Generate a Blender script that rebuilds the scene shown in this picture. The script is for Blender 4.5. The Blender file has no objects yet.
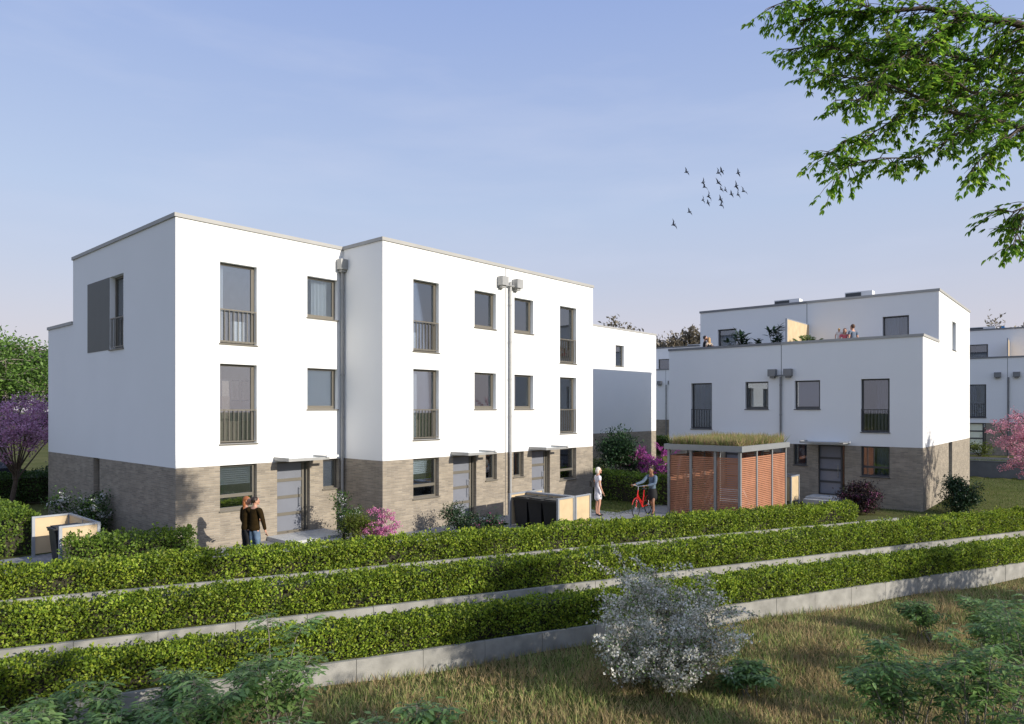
import bpy, bmesh, math, random
import numpy as np
from mathutils import Vector, Matrix, Quaternion
R = math.radians
random.seed(7); RNG = np.random.default_rng(7)
scene = bpy.context.scene
COL = scene.collection

# ------------------------------------------------------------------ camera
cam_d = bpy.data.cameras.new('camera'); cam = bpy.data.objects.new('camera', cam_d); COL.objects.link(cam)
CAM_H = 4.155; FPX = 693.0; HOR = 408.7
cam.location = (0, 0, CAM_H); cam.rotation_euler = (R(90), 0, 0)
cam_d.sensor_width = 36; cam_d.lens = FPX/1024*36
cam_d.shift_y = (HOR-362)/1024
cam_d.clip_start = .1; cam_d.clip_end = 3000
scene.camera = cam

# ------------------------------------------------------------------ light
ELEV = R(19.5)
SH = Vector((.82, -.57, 0)).normalized()
SDIR = Vector((SH.x*math.cos(ELEV), SH.y*math.cos(ELEV), math.sin(ELEV)))
sd = bpy.data.lights.new('sun', 'SUN'); sd.energy = 4.6; sd.angle = R(.5); sd.color = (1, .93, .82)
so = bpy.data.objects.new('sun', sd); COL.objects.link(so)
so.rotation_euler = SDIR.to_track_quat('Z', 'Y').to_euler(); so.location = (20, -15, 20)
w = bpy.data.worlds.new('World'); scene.world = w; w.use_nodes = True
nt = w.node_tree; nt.nodes.clear()
N = nt.nodes.new; L = nt.links.new
out = N('ShaderNodeOutputWorld'); bg = N('ShaderNodeBackground'); sky = N('ShaderNodeTexSky')
sky.sky_type = 'NISHITA'; sky.sun_disc = False; sky.sun_elevation = ELEV
sky.sun_rotation = math.atan2(SH.x, SH.y)
sky.air_density = 1.3; sky.dust_density = 1.6; sky.ozone_density = 3.0; sky.altitude = 0
SKY_STR = .15
bg.inputs['Strength'].default_value = SKY_STR
# thin high cloud veils, mixed into the sky by direction
tc = N('ShaderNodeTexCoord'); mp = N('ShaderNodeMapping'); mp.inputs['Scale'].default_value = (1.1, 1.1, 5.5)
mp.inputs['Rotation'].default_value = (R(12), R(8), R(20))
nz = N('ShaderNodeTexNoise'); nz.inputs['Scale'].default_value = 2.2; nz.inputs['Detail'].default_value = 7; nz.inputs['Roughness'].default_value = .55
rmp = N('ShaderNodeMapRange'); rmp.inputs[1].default_value = .5; rmp.inputs[2].default_value = .8; rmp.inputs[3].default_value = 0; rmp.inputs[4].default_value = .3
mix = N('ShaderNodeMix'); mix.data_type = 'RGBA'
sep = N('ShaderNodeSeparateXYZ'); hz = N('ShaderNodeMapRange'); hz.inputs[1].default_value = .0; hz.inputs[2].default_value = .2; hz.inputs[3].default_value = .5; hz.inputs[4].default_value = 0
hz.interpolation_type = 'SMOOTHSTEP'
mix2 = N('ShaderNodeMix'); mix2.data_type = 'RGBA'
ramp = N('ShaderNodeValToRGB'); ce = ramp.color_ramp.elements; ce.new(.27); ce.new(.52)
for e_, p_, c_ in zip(ce, (0, .27, .52, 1), ((4.05, 3.72, 4.0), (2.95, 3.5, 4.75), (1.9, 2.55, 4.5), (3.2, 4.0, 6.0))):  # last stop is the unseen zenith, brightened to lift the shaded walls
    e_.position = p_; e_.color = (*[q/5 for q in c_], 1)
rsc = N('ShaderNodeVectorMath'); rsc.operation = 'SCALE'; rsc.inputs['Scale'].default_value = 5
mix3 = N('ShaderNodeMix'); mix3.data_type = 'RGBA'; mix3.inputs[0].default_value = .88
L(tc.outputs['Generated'], mp.inputs[0]); L(mp.outputs[0], nz.inputs['Vector']); L(nz.outputs['Fac'], rmp.inputs[0])
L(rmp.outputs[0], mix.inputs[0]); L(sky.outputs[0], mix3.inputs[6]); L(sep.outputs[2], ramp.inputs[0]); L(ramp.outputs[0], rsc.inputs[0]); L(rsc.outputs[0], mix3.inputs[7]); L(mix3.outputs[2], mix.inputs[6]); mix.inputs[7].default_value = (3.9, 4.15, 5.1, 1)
L(tc.outputs['Generated'], sep.inputs[0]); L(sep.outputs[2], hz.inputs[0]); L(hz.outputs[0], mix2.inputs[0])
L(mix.outputs[2], mix2.inputs[6]); mix2.inputs[7].default_value = (4.1, 3.75, 4.1, 1)
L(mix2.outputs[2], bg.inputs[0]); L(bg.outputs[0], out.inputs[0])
vs = scene.view_settings
vs.view_transform = 'Standard'; vs.look = 'None'; vs.gamma = 1; vs.use_curve_mapping = False; vs.exposure = 0.2
scene.render.resolution_x = 1024; scene.render.resolution_y = 724

# ------------------------------------------------------------------ helpers
def at(px, py, Y):
    return Vector(((px-512)/FPX*Y, Y, CAM_H-(py-HOR)*Y/FPX))

def tag(o, label=None, cat=None, group=None, kind=None):
    if label: o['label'] = label
    if cat: o['category'] = cat
    if group: o['group'] = group
    if kind: o['kind'] = kind
    return o

def empty(name, loc=(0, 0, 0), rz=0, label=None, cat=None, group=None):
    o = bpy.data.objects.new(name, None); COL.objects.link(o)
    o.location = loc; o.rotation_euler = (0, 0, rz); o.empty_display_size = .2
    return tag(o, label, cat, group)

class MB:
    """mesh builder working in a settable basis"""
    def __init__(s, o=(0, 0, 0), ax=(1, 0, 0), ay=(0, 1, 0)):
        s.v = []; s.f = []; s.uv = []; s.mi = []; s.basis(o, ax, ay)
    def basis(s, o, ax, ay):
        s.o = Vector(o); s.ax = Vector(ax); s.ay = Vector(ay); s.az = Vector((0, 0, 1)); return s
    def T(s, p):
        return s.o + s.ax*p[0] + s.ay*p[1] + s.az*p[2]
    def face(s, pts, uv=None, mi=0):
        i = len(s.v); s.v += [tuple(s.T(p)) for p in pts]
        s.f.append(tuple(range(i, i+len(pts)))); s.uv.append(uv or [(p[0], p[2]) for p in pts]); s.mi.append(mi)
    def box(s, x0, x1, y0, y1, z0, z1, mi=0):
        c = [(x0,y0,z0),(x1,y0,z0),(x1,y1,z0),(x0,y1,z0),(x0,y0,z1),(x1,y0,z1),(x1,y1,z1),(x0,y1,z1)]
        for q, k in (((0,1,5,4),0),((2,3,7,6),0),((1,2,6,5),1),((3,0,4,7),1),((4,5,6,7),2),((3,2,1,0),2)):
            P = [c[j] for j in q]
            s.face(P, [((p[0],p[2]),(p[1],p[2]),(p[0],p[1]))[k] for p in P], mi)
        return s
    def tube(s, p0, p1, r0, r1=None, n=8, mi=0, cap=True):
        r1 = r0 if r1 is None else r1
        a = s.T(p0); b = s.T(p1); d = (b-a)
        if d.length < 1e-6: return s
        d.normalize(); q = d.orthogonal().normalized(); t = d.cross(q)
        i = len(s.v)
        for c, r in ((a, r0), (b, r1)):
            for k in range(n):
                an = 2*math.pi*k/n; s.v.append(tuple(c+(q*math.cos(an)+t*math.sin(an))*r))
        for k in range(n):
            k2 = (k+1) % n; s.f.append((i+k, i+k2, i+n+k2, i+n+k)); s.uv.append([(0,0),(1,0),(1,1),(0,1)]); s.mi.append(mi)
        if cap:
            for base in (i, i+n):
                s.f.append(tuple(base+k for k in range(n))); s.uv.append([(0, 0)]*n); s.mi.append(mi)
        return s
    def path(s, pts, r0, r1, n=6, mi=0):
        m = len(pts)-1
        for k in range(m):
            a = r0+(r1-r0)*k/m; b = r0+(r1-r0)*(k+1)/m
            s.tube(pts[k], pts[k+1], a, b, n, mi, cap=(k == m-1))
        return s
    def ball(s, c, r, sx=1, sy=1, sz=1, n=10, mi=0):
        i = len(s.v); m = n//2+1
        for a in range(m+1):
            th = math.pi*a/m
            for b in range(n):
                ph = 2*math.pi*b/n
                s.v.append(tuple(s.T((c[0]+r*sx*math.sin(th)*math.cos(ph), c[1]+r*sy*math.sin(th)*math.sin(ph), c[2]+r*sz*math.cos(th)))))
        for a in range(m):
            for b in range(n):
                b2 = (b+1) % n
                s.f.append((i+a*n+b, i+a*n+b2, i+(a+1)*n+b2, i+(a+1)*n+b)); s.uv.append([(0, 0)]*4); s.mi.append(mi)
        return s
    def sheet(s, w0, w1, z0, z1, holes=(), reveal=.2, mi=0, y=0.0):
        """wall sheet in the basis' x/z plane (outward = -y) with rectangular holes and their reveals"""
        hs = []
        for h in holes:
            a, b, c, d = max(h[0], w0), min(h[1], w1), max(h[2], z0), min(h[3], z1)
            if b-a > .01 and d-c > .01: hs.append((a, b, c, d, h))
        xs = sorted({w0, w1} | {q for h in hs for q in h[:2]}); zs = sorted({z0, z1} | {q for h in hs for q in h[2:4]})
        for i in range(len(xs)-1):
            for j in range(len(zs)-1):
                cx = (xs[i]+xs[i+1])/2; cz = (zs[j]+zs[j+1])/2
                if any(a < cx < b and c < cz < d for a, b, c, d, _ in hs): continue
                s.face([(xs[i],y,zs[j]),(xs[i+1],y,zs[j]),(xs[i+1],y,zs[j+1]),(xs[i],y,zs[j+1])], mi=mi)
        for a, b, c, d, h in hs:
            r = y+reveal
            U = lambda P, k: [((p[1], p[2]) if k else (p[0], p[1])) for p in P]
            P = [(a,y,c),(a,r,c),(a,r,d),(a,y,d)]; s.face(P, U(P, 1), mi)
            P = [(b,y,c),(b,r,c),(b,r,d),(b,y,d)]; s.face(P, U(P, 1), mi)
            if h[3] <= z1+1e-6: P = [(a,y,d),(b,y,d),(b,r,d),(a,r,d)]; s.face(P, U(P, 0), mi)
            if h[2] >= z0-1e-6: P = [(a,y,c),(b,y,c),(b,r,c),(a,r,c)]; s.face(P, U(P, 0), mi)
        return s
    def build(s, name, mats, parent=None, smooth=False):
        me = bpy.data.meshes.new(name)
        me.from_pydata(s.v, [], s.f)
        uvl = me.uv_layers.new(name='UVMap')
        flat = [c for f in s.uv for p in f for c in p]
        uvl.data.foreach_set('uv', flat)
        for m in (mats if isinstance(mats, (list, tuple)) else [mats]): me.materials.append(m)
        me.polygons.foreach_set('material_index', s.mi)
        if smooth: me.polygons.foreach_set('use_smooth', [True]*len(s.f))
        me.update()
        o = bpy.data.objects.new(name, me); COL.objects.link(o)
        if parent: o.parent = parent
        return o

def copy_tree(o, parent=None):
    c = o.copy(); COL.objects.link(c); c.parent = parent
    for ch in list(o.children): copy_tree(ch, c)
    return c

# ------------------------------------------------------------------ materials
def newmat(name):
    m = bpy.data.materials.new(name); m.use_nodes = True
    t = m.node_tree; t.nodes.clear()
    o = t.nodes.new('ShaderNodeOutputMaterial'); return m, t, o

def solid(name, col, rough=.6, var=.08, scale=3.0, bump=0.0, bscale=60, metal=0, spec=.4, sheen=0):
    m, t, o = newmat(name)
    p = t.nodes.new('ShaderNodeBsdfPrincipled'); p.inputs['Roughness'].default_value = rough
    p.inputs['Metallic'].default_value = metal; p.inputs['Specular IOR Level'].default_value = spec
    if sheen: p.inputs['Sheen Weight'].default_value = sheen
    tc = t.nodes.new('ShaderNodeTexCoord'); nz = t.nodes.new('ShaderNodeTexNoise')
    nz.inputs['Scale'].default_value = scale; nz.inputs['Detail'].default_value = 5
    mr = t.nodes.new('ShaderNodeMapRange'); mr.inputs[1].default_value = .3; mr.inputs[2].default_value = .7
    mr.inputs[3].default_value = 1-var; mr.inputs[4].default_value = 1+var
    mx = t.nodes.new('ShaderNodeVectorMath'); mx.operation = 'SCALE'; mx.inputs[0].default_value = col
    t.links.new(tc.outputs['Object'], nz.inputs['Vector']); t.links.new(nz.outputs[0], mr.inputs[0])
    t.links.new(mr.outputs[0], mx.inputs['Scale']); t.links.new(mx.outputs[0], p.inputs['Base Color'])
    if bump:
        n2 = t.nodes.new('ShaderNodeTexNoise'); n2.inputs['Scale'].default_value = bscale; n2.inputs['Detail'].default_value = 3
        b = t.nodes.new('ShaderNodeBump'); b.inputs['Strength'].default_value = bump; b.inputs['Distance'].default_value = .01
        t.links.new(tc.outputs['Object'], n2.inputs['Vector']); t.links.new(n2.outputs[0], b.inputs['Height']); t.links.new(b.outputs[0], p.inputs['Normal'])
    t.links.new(p.outputs[0], o.inputs[0]); return m

def leafmat(name, cols, trans=.35, rough=.5, spec=.35):
    """colour varies from leaf to leaf (random per island)"""
    m, t, o = newmat(name)
    g = t.nodes.new('ShaderNodeNewGeometry'); r = t.nodes.new('ShaderNodeValToRGB')
    el = r.color_ramp.elements
    while len(el) < len(cols): el.new(.5)
    for i, c in enumerate(cols): el[i].position = i/(len(cols)-1) if len(cols) > 1 else 0; el[i].color = (*c, 1)
    t.links.new(g.outputs['Random Per Island'], r.inputs[0])
    tc = t.nodes.new('ShaderNodeTexCoord'); nz = t.nodes.new('ShaderNodeTexNoise'); nz.inputs['Scale'].default_value = 1.3; nz.inputs['Detail'].default_value = 3
    mr = t.nodes.new('ShaderNodeMapRange'); mr.inputs[1].default_value = .3; mr.inputs[2].default_value = .7; mr.inputs[3].default_value = .75; mr.inputs[4].default_value = 1.25
    mx = t.nodes.new('ShaderNodeVectorMath'); mx.operation = 'SCALE'
    t.links.new(tc.outputs['Object'], nz.inputs['Vector']); t.links.new(nz.outputs[0], mr.inputs[0]); t.links.new(mr.outputs[0], mx.inputs['Scale'])
    t.links.new(r.outputs[0], mx.inputs[0])
    p = t.nodes.new('ShaderNodeBsdfPrincipled'); p.inputs['Roughness'].default_value = rough; p.inputs['Specular IOR Level'].default_value = spec
    tr = t.nodes.new('ShaderNodeBsdfTranslucent'); ms = t.nodes.new('ShaderNodeMixShader'); ms.inputs[0].default_value = trans
    t.links.new(mx.outputs[0], p.inputs['Base Color']); t.links.new(mx.outputs[0], tr.inputs[0])
    t.links.new(p.outputs[0], ms.inputs[1]); t.links.new(tr.outputs[0], ms.inputs[2]); t.links.new(ms.outputs[0], o.inputs[0])
    return m

def brickmat(name, c1, c2, mort, bw=.24, rh=.068, ms=.009, bump=.5, offset=.5, rough=.85, obj=False):
    m, t, o = newmat(name)
    p = t.nodes.new('ShaderNodeBsdfPrincipled'); p.inputs['Roughness'].default_value = rough; p.inputs['Specular IOR Level'].default_value = .2
    tc = t.nodes.new('ShaderNodeTexCoord'); br = t.nodes.new('ShaderNodeTexBrick')
    br.inputs['Scale'].default_value = 1; br.inputs['Brick Width'].default_value = bw; br.inputs['Row Height'].default_value = rh
    br.inputs['Mortar Size'].default_value = ms; br.inputs['Mortar Smooth'].default_value = .3; br.inputs['Bias'].default_value = 0
    br.offset = offset
    br.inputs['Color1'].default_value = (*c1, 1); br.inputs['Color2'].default_value = (*c2, 1); br.inputs['Mortar'].default_value = (*mort, 1)
    src = tc.outputs['Object' if obj else 'UV']
    nz = t.nodes.new('ShaderNodeTexNoise'); nz.inputs['Scale'].default_value = 2.0; nz.inputs['Detail'].default_value = 8; nz.inputs['Roughness'].default_value = .7
    mr = t.nodes.new('ShaderNodeMapRange'); mr.inputs[1].default_value = .3; mr.inputs[2].default_value = .7; mr.inputs[3].default_value = .8; mr.inputs[4].default_value = 1.18
    mx = t.nodes.new('ShaderNodeVectorMath'); mx.operation = 'SCALE'
    t.links.new(src, br.inputs['Vector']); t.links.new(src, nz.inputs['Vector']); t.links.new(nz.outputs[0], mr.inputs[0])
    t.links.new(br.outputs[0], mx.inputs[0]); t.links.new(mr.outputs[0], mx.inputs['Scale']); t.links.new(mx.outputs[0], p.inputs['Base Color'])
    b = t.nodes.new('ShaderNodeBump'); b.inputs['Strength'].default_value = bump; b.inputs['Distance'].default_value = .008; b.invert = True
    t.links.new(br.outputs['Fac'], b.inputs['Height']); t.links.new(b.outputs[0], p.inputs['Normal'])
    t.links.new(p.outputs[0], o.inputs[0]); return m

def glassmat(name, tint=(.62, .68, .76), refl=.22):
    m, t, o = newmat(name)
    tr = t.nodes.new('ShaderNodeBsdfTransparent'); tr.inputs[0].default_value = (*tint, 1)
    gl = t.nodes.new('ShaderNodeBsdfGlossy'); gl.inputs['Roughness'].default_value = .015; gl.inputs[0].default_value = (.9, .95, 1, 1)
    fr = t.nodes.new('ShaderNodeFresnel'); fr.inputs[0].default_value = 1.5
    ad = t.nodes.new('ShaderNodeMath'); ad.operation = 'ADD'; ad.use_clamp = True; ad.inputs[1].default_value = refl
    ms = t.nodes.new('ShaderNodeMixShader')
    t.links.new(fr.outputs[0], ad.inputs[0]); t.links.new(ad.outputs[0], ms.inputs[0])
    t.links.new(tr.outputs[0], ms.inputs[1]); t.links.new(gl.outputs[0], ms.inputs[2]); t.links.new(ms.outputs[0], o.inputs[0])
    return m

def cloth_stripes(name, c1, c2, scale=9):
    m, t, o = newmat(name)
    p = t.nodes.new('ShaderNodeBsdfPrincipled'); p.inputs['Roughness'].default_value = .9
    tr = t.nodes.new('ShaderNodeBsdfTranslucent'); ms = t.nodes.new('ShaderNodeMixShader'); ms.inputs[0].default_value = .3
    p.inputs['Base Color'].default_value = (*c1, 1); tr.inputs[0].default_value = (*c2, 1)
    t.links.new(p.outputs[0], ms.inputs[1]); t.links.new(tr.outputs[0], ms.inputs[2]); t.links.new(ms.outputs[0], o.inputs[0])
    return m

M = {}
M['render'] = solid('white_render', (.80, .80, .785), .85, .015, .6, .08, 220, spec=.2)
M['brick'] = brickmat('clinker_brick', (.35, .295, .225), (.235, .20, .158), (.31, .283, .238), .30, .052, .008, .6)
M['coping'] = solid('coping_metal', (.37, .362, .34), .6, .05, 2)
M['frame'] = solid('window_frame_metal', (.15, .135, .108), .45, .04, 3, metal=.1)
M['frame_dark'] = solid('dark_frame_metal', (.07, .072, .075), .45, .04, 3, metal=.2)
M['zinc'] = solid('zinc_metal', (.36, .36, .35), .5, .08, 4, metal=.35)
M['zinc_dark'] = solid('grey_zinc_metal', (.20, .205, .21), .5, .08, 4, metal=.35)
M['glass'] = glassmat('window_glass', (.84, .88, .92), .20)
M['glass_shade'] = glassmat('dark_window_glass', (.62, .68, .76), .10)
M['glass_far'] = glassmat('milky_glass', (.5, .55, .6), .2)
M['canopy_glass'] = glassmat('canopy_glass', (.78, .85, .88), .12)
M['curtain'] = cloth_stripes('curtain_fabric', (.75, .75, .74), (.7, .7, .7))
M['curtain_grey'] = cloth_stripes('grey_curtain', (.30, .32, .36), (.25, .27, .3))
M['blind'] = solid('white_slat_blind', (.8, .8, .78), .6)
M['blind_grey'] = solid('grey_slat_blind', (.16, .17, .19), .6)
M['shutter'] = solid('shutter_board', (.115, .118, .108), .6, .03)
M['room'] = solid('room_paint', (.50, .50, .50), .9)
M['room_floor'] = solid('room_floor', (.24, .17, .11), .5)
M['doorglass'] = solid('door_panel', (.19, .20, .23), .25, .05, 2, spec=.6)
M['doorcream'] = solid('frosted_cream_panel', (.85, .86, .66), .3)
M['roofing'] = solid('roof_gravel', (.25, .25, .24), .9, .2, 8)
M['concrete'] = solid('concrete', (.30, .29, .262), .85, .24, 2.6, .25, 40)
M['garden_wall'] = solid('dark_wall', (.13, .135, .145), .8, .1, 3)
M['step'] = solid('step_concrete', (.45, .45, .44), .85, .08, 3, .2, 50)
M['soil'] = solid('soil', (.09, .06, .04), .95, .3, 6, .6, 25)
M['bark'] = solid('bark', (.10, .075, .055), .9, .25, 12, .6, 30)
M['bark_grey'] = solid('grey_bark', (.20, .18, .15), .9, .25, 12, .6, 30)
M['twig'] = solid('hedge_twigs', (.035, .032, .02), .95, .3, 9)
M['wood_slat'] = solid('larch_slats', (.39, .175, .10), .65, .14, 2, .2, 60)
M['ply'] = solid('pale_plywood', (.56, .43, .26), .6, .10, 3)
M['post'] = solid('galvanised_post', (.33, .35, .38), .45, .08, 4, metal=.3)
M['carport_metal'] = solid('carport_metal', (.26, .27, .275), .5, .05, 3, metal=.2)
M['bin'] = solid('black_plastic', (.012, .013, .015), .45, .05, 3)
M['skin'] = solid('skin', (.52, .28, .19), .5, .04, 12)
M['skin_dark'] = solid('tanned_skin', (.30, .15, .09), .5, .04, 12)
M['eye'] = solid('eye_dark', (.02, .015, .012), .2, 0)
M['lip'] = solid('lips', (.35, .10, .09), .4, 0)
M['hair_red'] = solid('auburn_hair', (.30, .10, .03), .55, .3, 40)
M['hair_dark'] = solid('dark_hair', (.025, .015, .01), .5, .3, 40)
M['hair_brown'] = solid('brown_hair', (.10, .045, .02), .5, .3, 40)
M['hair_white'] = solid('silver_blonde_hair', (.65, .60, .52), .5, .15, 40)
M['hair_blond'] = solid('blond_hair', (.5, .30, .12), .5, .2, 40)
M['olive'] = solid('dark_olive_wool', (.026, .016, .005), .95, .2, 20, spec=.1)
M['jeans'] = solid('blue_denim', (.10, .15, .22), .85, .35, 9)
M['denim'] = solid('denim_jacket', (.10, .14, .20), .85, .3, 12)
M['black_cloth'] = solid('black_cloth', (.012, .012, .014), .8, .1, 9)
M['dress'] = solid('white_print_dress', (.66, .64, .68), .8, .25, 14)
M['bluegrey_shirt'] = solid('blue_grey_shirt', (.12, .15, .20), .85, .1)
M['pink'] = solid('pink_top', (.60, .12, .14), .8, .1)
M['white_cloth'] = solid('white_cloth', (.65, .6, .55), .85, .1)
M['beige_cloth'] = solid('beige_cloth', (.42, .34, .27), .85, .2, 20)
M['redpaint'] = solid('red_paint', (.55, .012, .012), .3, .03, spec=.6)
M['rubber'] = solid('rubber', (.02, .02, .02), .8, .05)
M['chrome'] = solid('chrome', (.6, .6, .6), .25, .03, metal=.9)
M['bird'] = solid('grey_feathers', (.06, .065, .08), .8, .1)
M['carpaint'] = solid('dark_car_paint', (.02, .022, .03), .25, .03, spec=.7)
M['acwhite'] = solid('white_sheet_metal', (.72, .72, .72), .5, .03)
M['grille'] = solid('dark_grille', (.06, .065, .07), .6, .05)
M['lamp'] = solid('white_lamp', (.75, .75, .72), .4)
M['pot'] = solid('grey_pot', (.22, .21, .2), .8)
M['blue'] = solid('blue_plastic', (.02, .25, .5), .5)

G_HEDGE = leafmat('hedge_leaves', [(.035, .06, .012), (.12, .19, .024), (.24, .35, .032), (.36, .47, .05), (.42, .46, .06)], .45)
G_HEDGE2 = leafmat('garden_hedge_leaves', [(.05, .09, .012), (.11, .19, .025), (.18, .28, .035), (.24, .32, .05)], .4)
G_DARK = leafmat('dark_leaves', [(.012, .028, .012), (.025, .06, .022), (.04, .09, .03)], .2)
G_PURP = leafmat('purple_dark_leaves', [(.025, .02, .02), (.05, .03, .035), (.07, .05, .035)], .2)
G_MID = leafmat('mid_green_leaves', [(.025, .055, .012), (.05, .11, .02), (.09, .16, .035)], .3)
G_YEL = leafmat('yellow_green_leaves', [(.06, .09, .01), (.11, .15, .02), (.17, .2, .03)], .35)
G_TREE = leafmat('maple_leaves', [(.07, .16, .02), (.15, .31, .035), (.25, .43, .05), (.38, .52, .06)], .62)
G_ELDER = leafmat('elder_leaves', [(.08, .15, .05), (.15, .27, .08), (.23, .37, .11), (.32, .46, .15)], .45, .4)
G_LIGHT = leafmat('light_tree_leaves', [(.07, .13, .025), (.14, .25, .05), (.22, .36, .08)], .45)
G_FAR = leafmat('distant_leaves', [(.16, .14, .10), (.22, .19, .14), (.28, .24, .18)], .3)
G_PALM = leafmat('palm_leaves', [(.05, .10, .015), (.09, .16, .03), (.13, .2, .04)], .3)
F_PURPLE = leafmat('purple_blossom', [(.34, .15, .26), (.48, .25, .40), (.62, .38, .54)], .35)
F_MAGENTA = leafmat('magenta_blossom', [(.22, .03, .20), (.38, .06, .30), (.50, .12, .38)], .3)
F_PINK = leafmat('pink_blossom', [(.50, .12, .30), (.65, .20, .42), (.75, .35, .52)], .3)
F_ROSE = leafmat('rose_blossom', [(.45, .16, .22), (.60, .26, .34), (.70, .38, .45)], .3)
F_WHITE = leafmat('white_blossom', [(.5, .5, .5), (.7, .7, .7), (.8, .8, .78)], .3)
F_GREYWHITE = leafmat('silver_blossom', [(.24, .25, .17), (.48, .47, .40), (.66, .64, .56), (.85, .82, .74)], .3)
F_RHODO = leafmat('rhododendron_blossom', [(.30, .04, .18), (.50, .12, .32), (.6, .25, .42)], .3)
G_GRASS = leafmat('meadow_grass_blades', [(.14, .20, .05), (.24, .31, .09), (.36, .40, .14), (.48, .38, .20)], .3, .7, .15)
G_DRY = leafmat('dry_grass_blades', [(.24, .26, .10), (.40, .32, .16), (.48, .35, .19), (.32, .23, .12)], .3, .7, .15)
G_LAWN = leafmat('lawn_blades', [(.05, .09, .015), (.08, .13, .02), (.12, .16, .03)], .3, .7)
G_SEDUM = leafmat('roof_grass', [(.13, .22, .04), (.22, .26, .07), (.40, .29, .16), (.46, .29, .18)], .35, .7)

# ------------------------------------------------------------------ terrain
AV = np.array([.914, .405]); DV = np.array([-.405, .914]); O0 = np.array([0, 18.77])
def world_ad(a, d): return O0 + AV*a + DV*d
def ad(x, y):
    q = np.array([x, y])-O0; return float(q@AV), float(q@DV)
def sst(e0, e1, x):
    t = max(0, min(1, (x-e0)/(e1-e0))); return t*t*(3-2*t)
A_END = 15.25
ZW = [.20, -.508, -1.316]; DWALL = [0, -1.026, -2.052]; ZM = -1.82
def h_meadow(x, y, d):
    z = ZM + .05*math.sin(x*.9+y*.4)+.04*math.sin(x*.35-y*1.1)
    z += max(0, min(1, (12.2-y)/9))*1.7 if abs(x) < 60 else 0
    a_ = (x*.914+(y-18.77)*.405)
    z += (ZW[2]-.02-z)*sst(-10.55, -11.4, a_)*sst(-6, -3, d)
    return z
def h_upper(x, y, a, d):
    base = .3 - .3*sst(12.5, 16.0, a)
    if a < -6: base -= .12*sst(-6, -11, a)
    h = .2 + (base-.2)*sst(.8, 1.8, d)
    if a > A_END-.01: h = ZW[1]+(base-ZW[1])*sst(-.85, 1.1, d)
    r = 57.9-(x*.601+y*.799)
    if x > -5: h += (.95-h)*sst(7.7, 6.6, r)
    return h
def height(x, y):
    a, d = ad(x, y)
    if d < DWALL[2]+.1: return h_meadow(x, y, d)
    if d < DWALL[1]+.1: return ZW[2]
    if d < .1 and a < A_END: return ZW[1]
    if d < -.85: return ZW[1]
    return h_upper(x, y, a, d)

def ground():
    acols = [-900, -400, -200, -100, -60, -40, -30] + list(np.arange(-25, 45.01, .6)) + [50, 60, 80, 120, 200, 400, 900]
    acols.append(A_END+.05); acols.append(A_END-.05); acols = sorted(acols)
    rows = []
    for d in [-900, -300, -100, -50, -30, -20] + list(np.arange(-16, -2.3, .6)) + [DWALL[2]+.1]: rows.append((d, 0))
    rows += [(DWALL[2]+.101, 1), (DWALL[1]+.1, 1), (DWALL[1]+.101, 2), (-.85, 2), (-.6, 5), (-.3, 5), (0, 5), (.1, 2), (.101, 3), (.45, 3)]
    for d in list(np.arange(.8, 3, .3))+list(np.arange(3, 50, 1.2)) + [55, 62, 70, 90, 130, 200, 400, 900]: rows.append((d, 3))
    V = []; F = []
    for d, lv in rows:
        for a in acols:
            x, y = world_ad(a, d)
            if lv == 0: z = h_meadow(x, y, d)
            elif lv == 1: z = ZW[2]
            elif lv == 2: z = ZW[1] if (a < A_END or d < -.5) else h_upper(x, y, a, d)
            elif lv == 5: z = ZW[1] if a < A_END else h_upper(x, y, a, d)
            else: z = h_upper(x, y, a, d)
            V.append((x, y, z))
    n = len(acols)
    for i in range(len(rows)-1):
        for j in range(n-1): F.append((i*n+j, i*n+j+1, (i+1)*n+j+1, (i+1)*n+j))
    me = bpy.data.meshes.new('ground'); me.from_pydata(V, [], F); me.materials.append(ground_mat())
    o = bpy.data.objects.new('ground', me); COL.objects.link(o); tag(o, kind='structure'); return o

def ground_mat():
    m, t, o = newmat('grass_and_earth')
    tc = t.nodes.new('ShaderNodeTexCoord'); n1 = t.nodes.new('ShaderNodeTexNoise'); n1.inputs['Scale'].default_value = .35; n1.inputs['Detail'].default_value = 6
    n2 = t.nodes.new('ShaderNodeTexNoise'); n2.inputs['Scale'].default_value = 14; n2.inputs['Detail'].default_value = 6; n2.inputs['Roughness'].default_value = .7
    r1 = t.nodes.new('ShaderNodeValToRGB'); e = r1.color_ramp.elements; e[0].position = .35; e[0].color = (.075, .085, .022, 1); e[1].position = .7; e[1].color = (.13, .125, .045, 1)
    mr = t.nodes.new('ShaderNodeMapRange'); mr.inputs[1].default_value = .25; mr.inputs[2].default_value = .75; mr.inputs[3].default_value = .5; mr.inputs[4].default_value = 1.4
    mx = t.nodes.new('ShaderNodeVectorMath'); mx.operation = 'SCALE'
    p = t.nodes.new('ShaderNodeBsdfPrincipled'); p.inputs['Roughness'].default_value = .95; p.inputs['Specular IOR Level'].default_value = .1
    t.links.new(tc.outputs['Object'], n1.inputs[0]); t.links.new(tc.outputs['Object'], n2.inputs[0])
    t.links.new(n1.outputs[0], r1.inputs[0]); t.links.new(n2.outputs[0], mr.inputs[0]); t.links.new(r1.outputs[0], mx.inputs[0]); t.links.new(mr.outputs[0], mx.inputs['Scale'])
    t.links.new(mx.outputs[0], p.inputs['Base Color'])
    b = t.nodes.new('ShaderNodeBump'); b.inputs['Strength'].default_value = .6; b.inputs['Distance'].default_value = .03
    t.links.new(n2.outputs[0], b.inputs['Height']); t.links.new(b.outputs[0], p.inputs['Normal'])
    t.links.new(p.outputs[0], o.inputs[0]); return m
ground()

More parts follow.
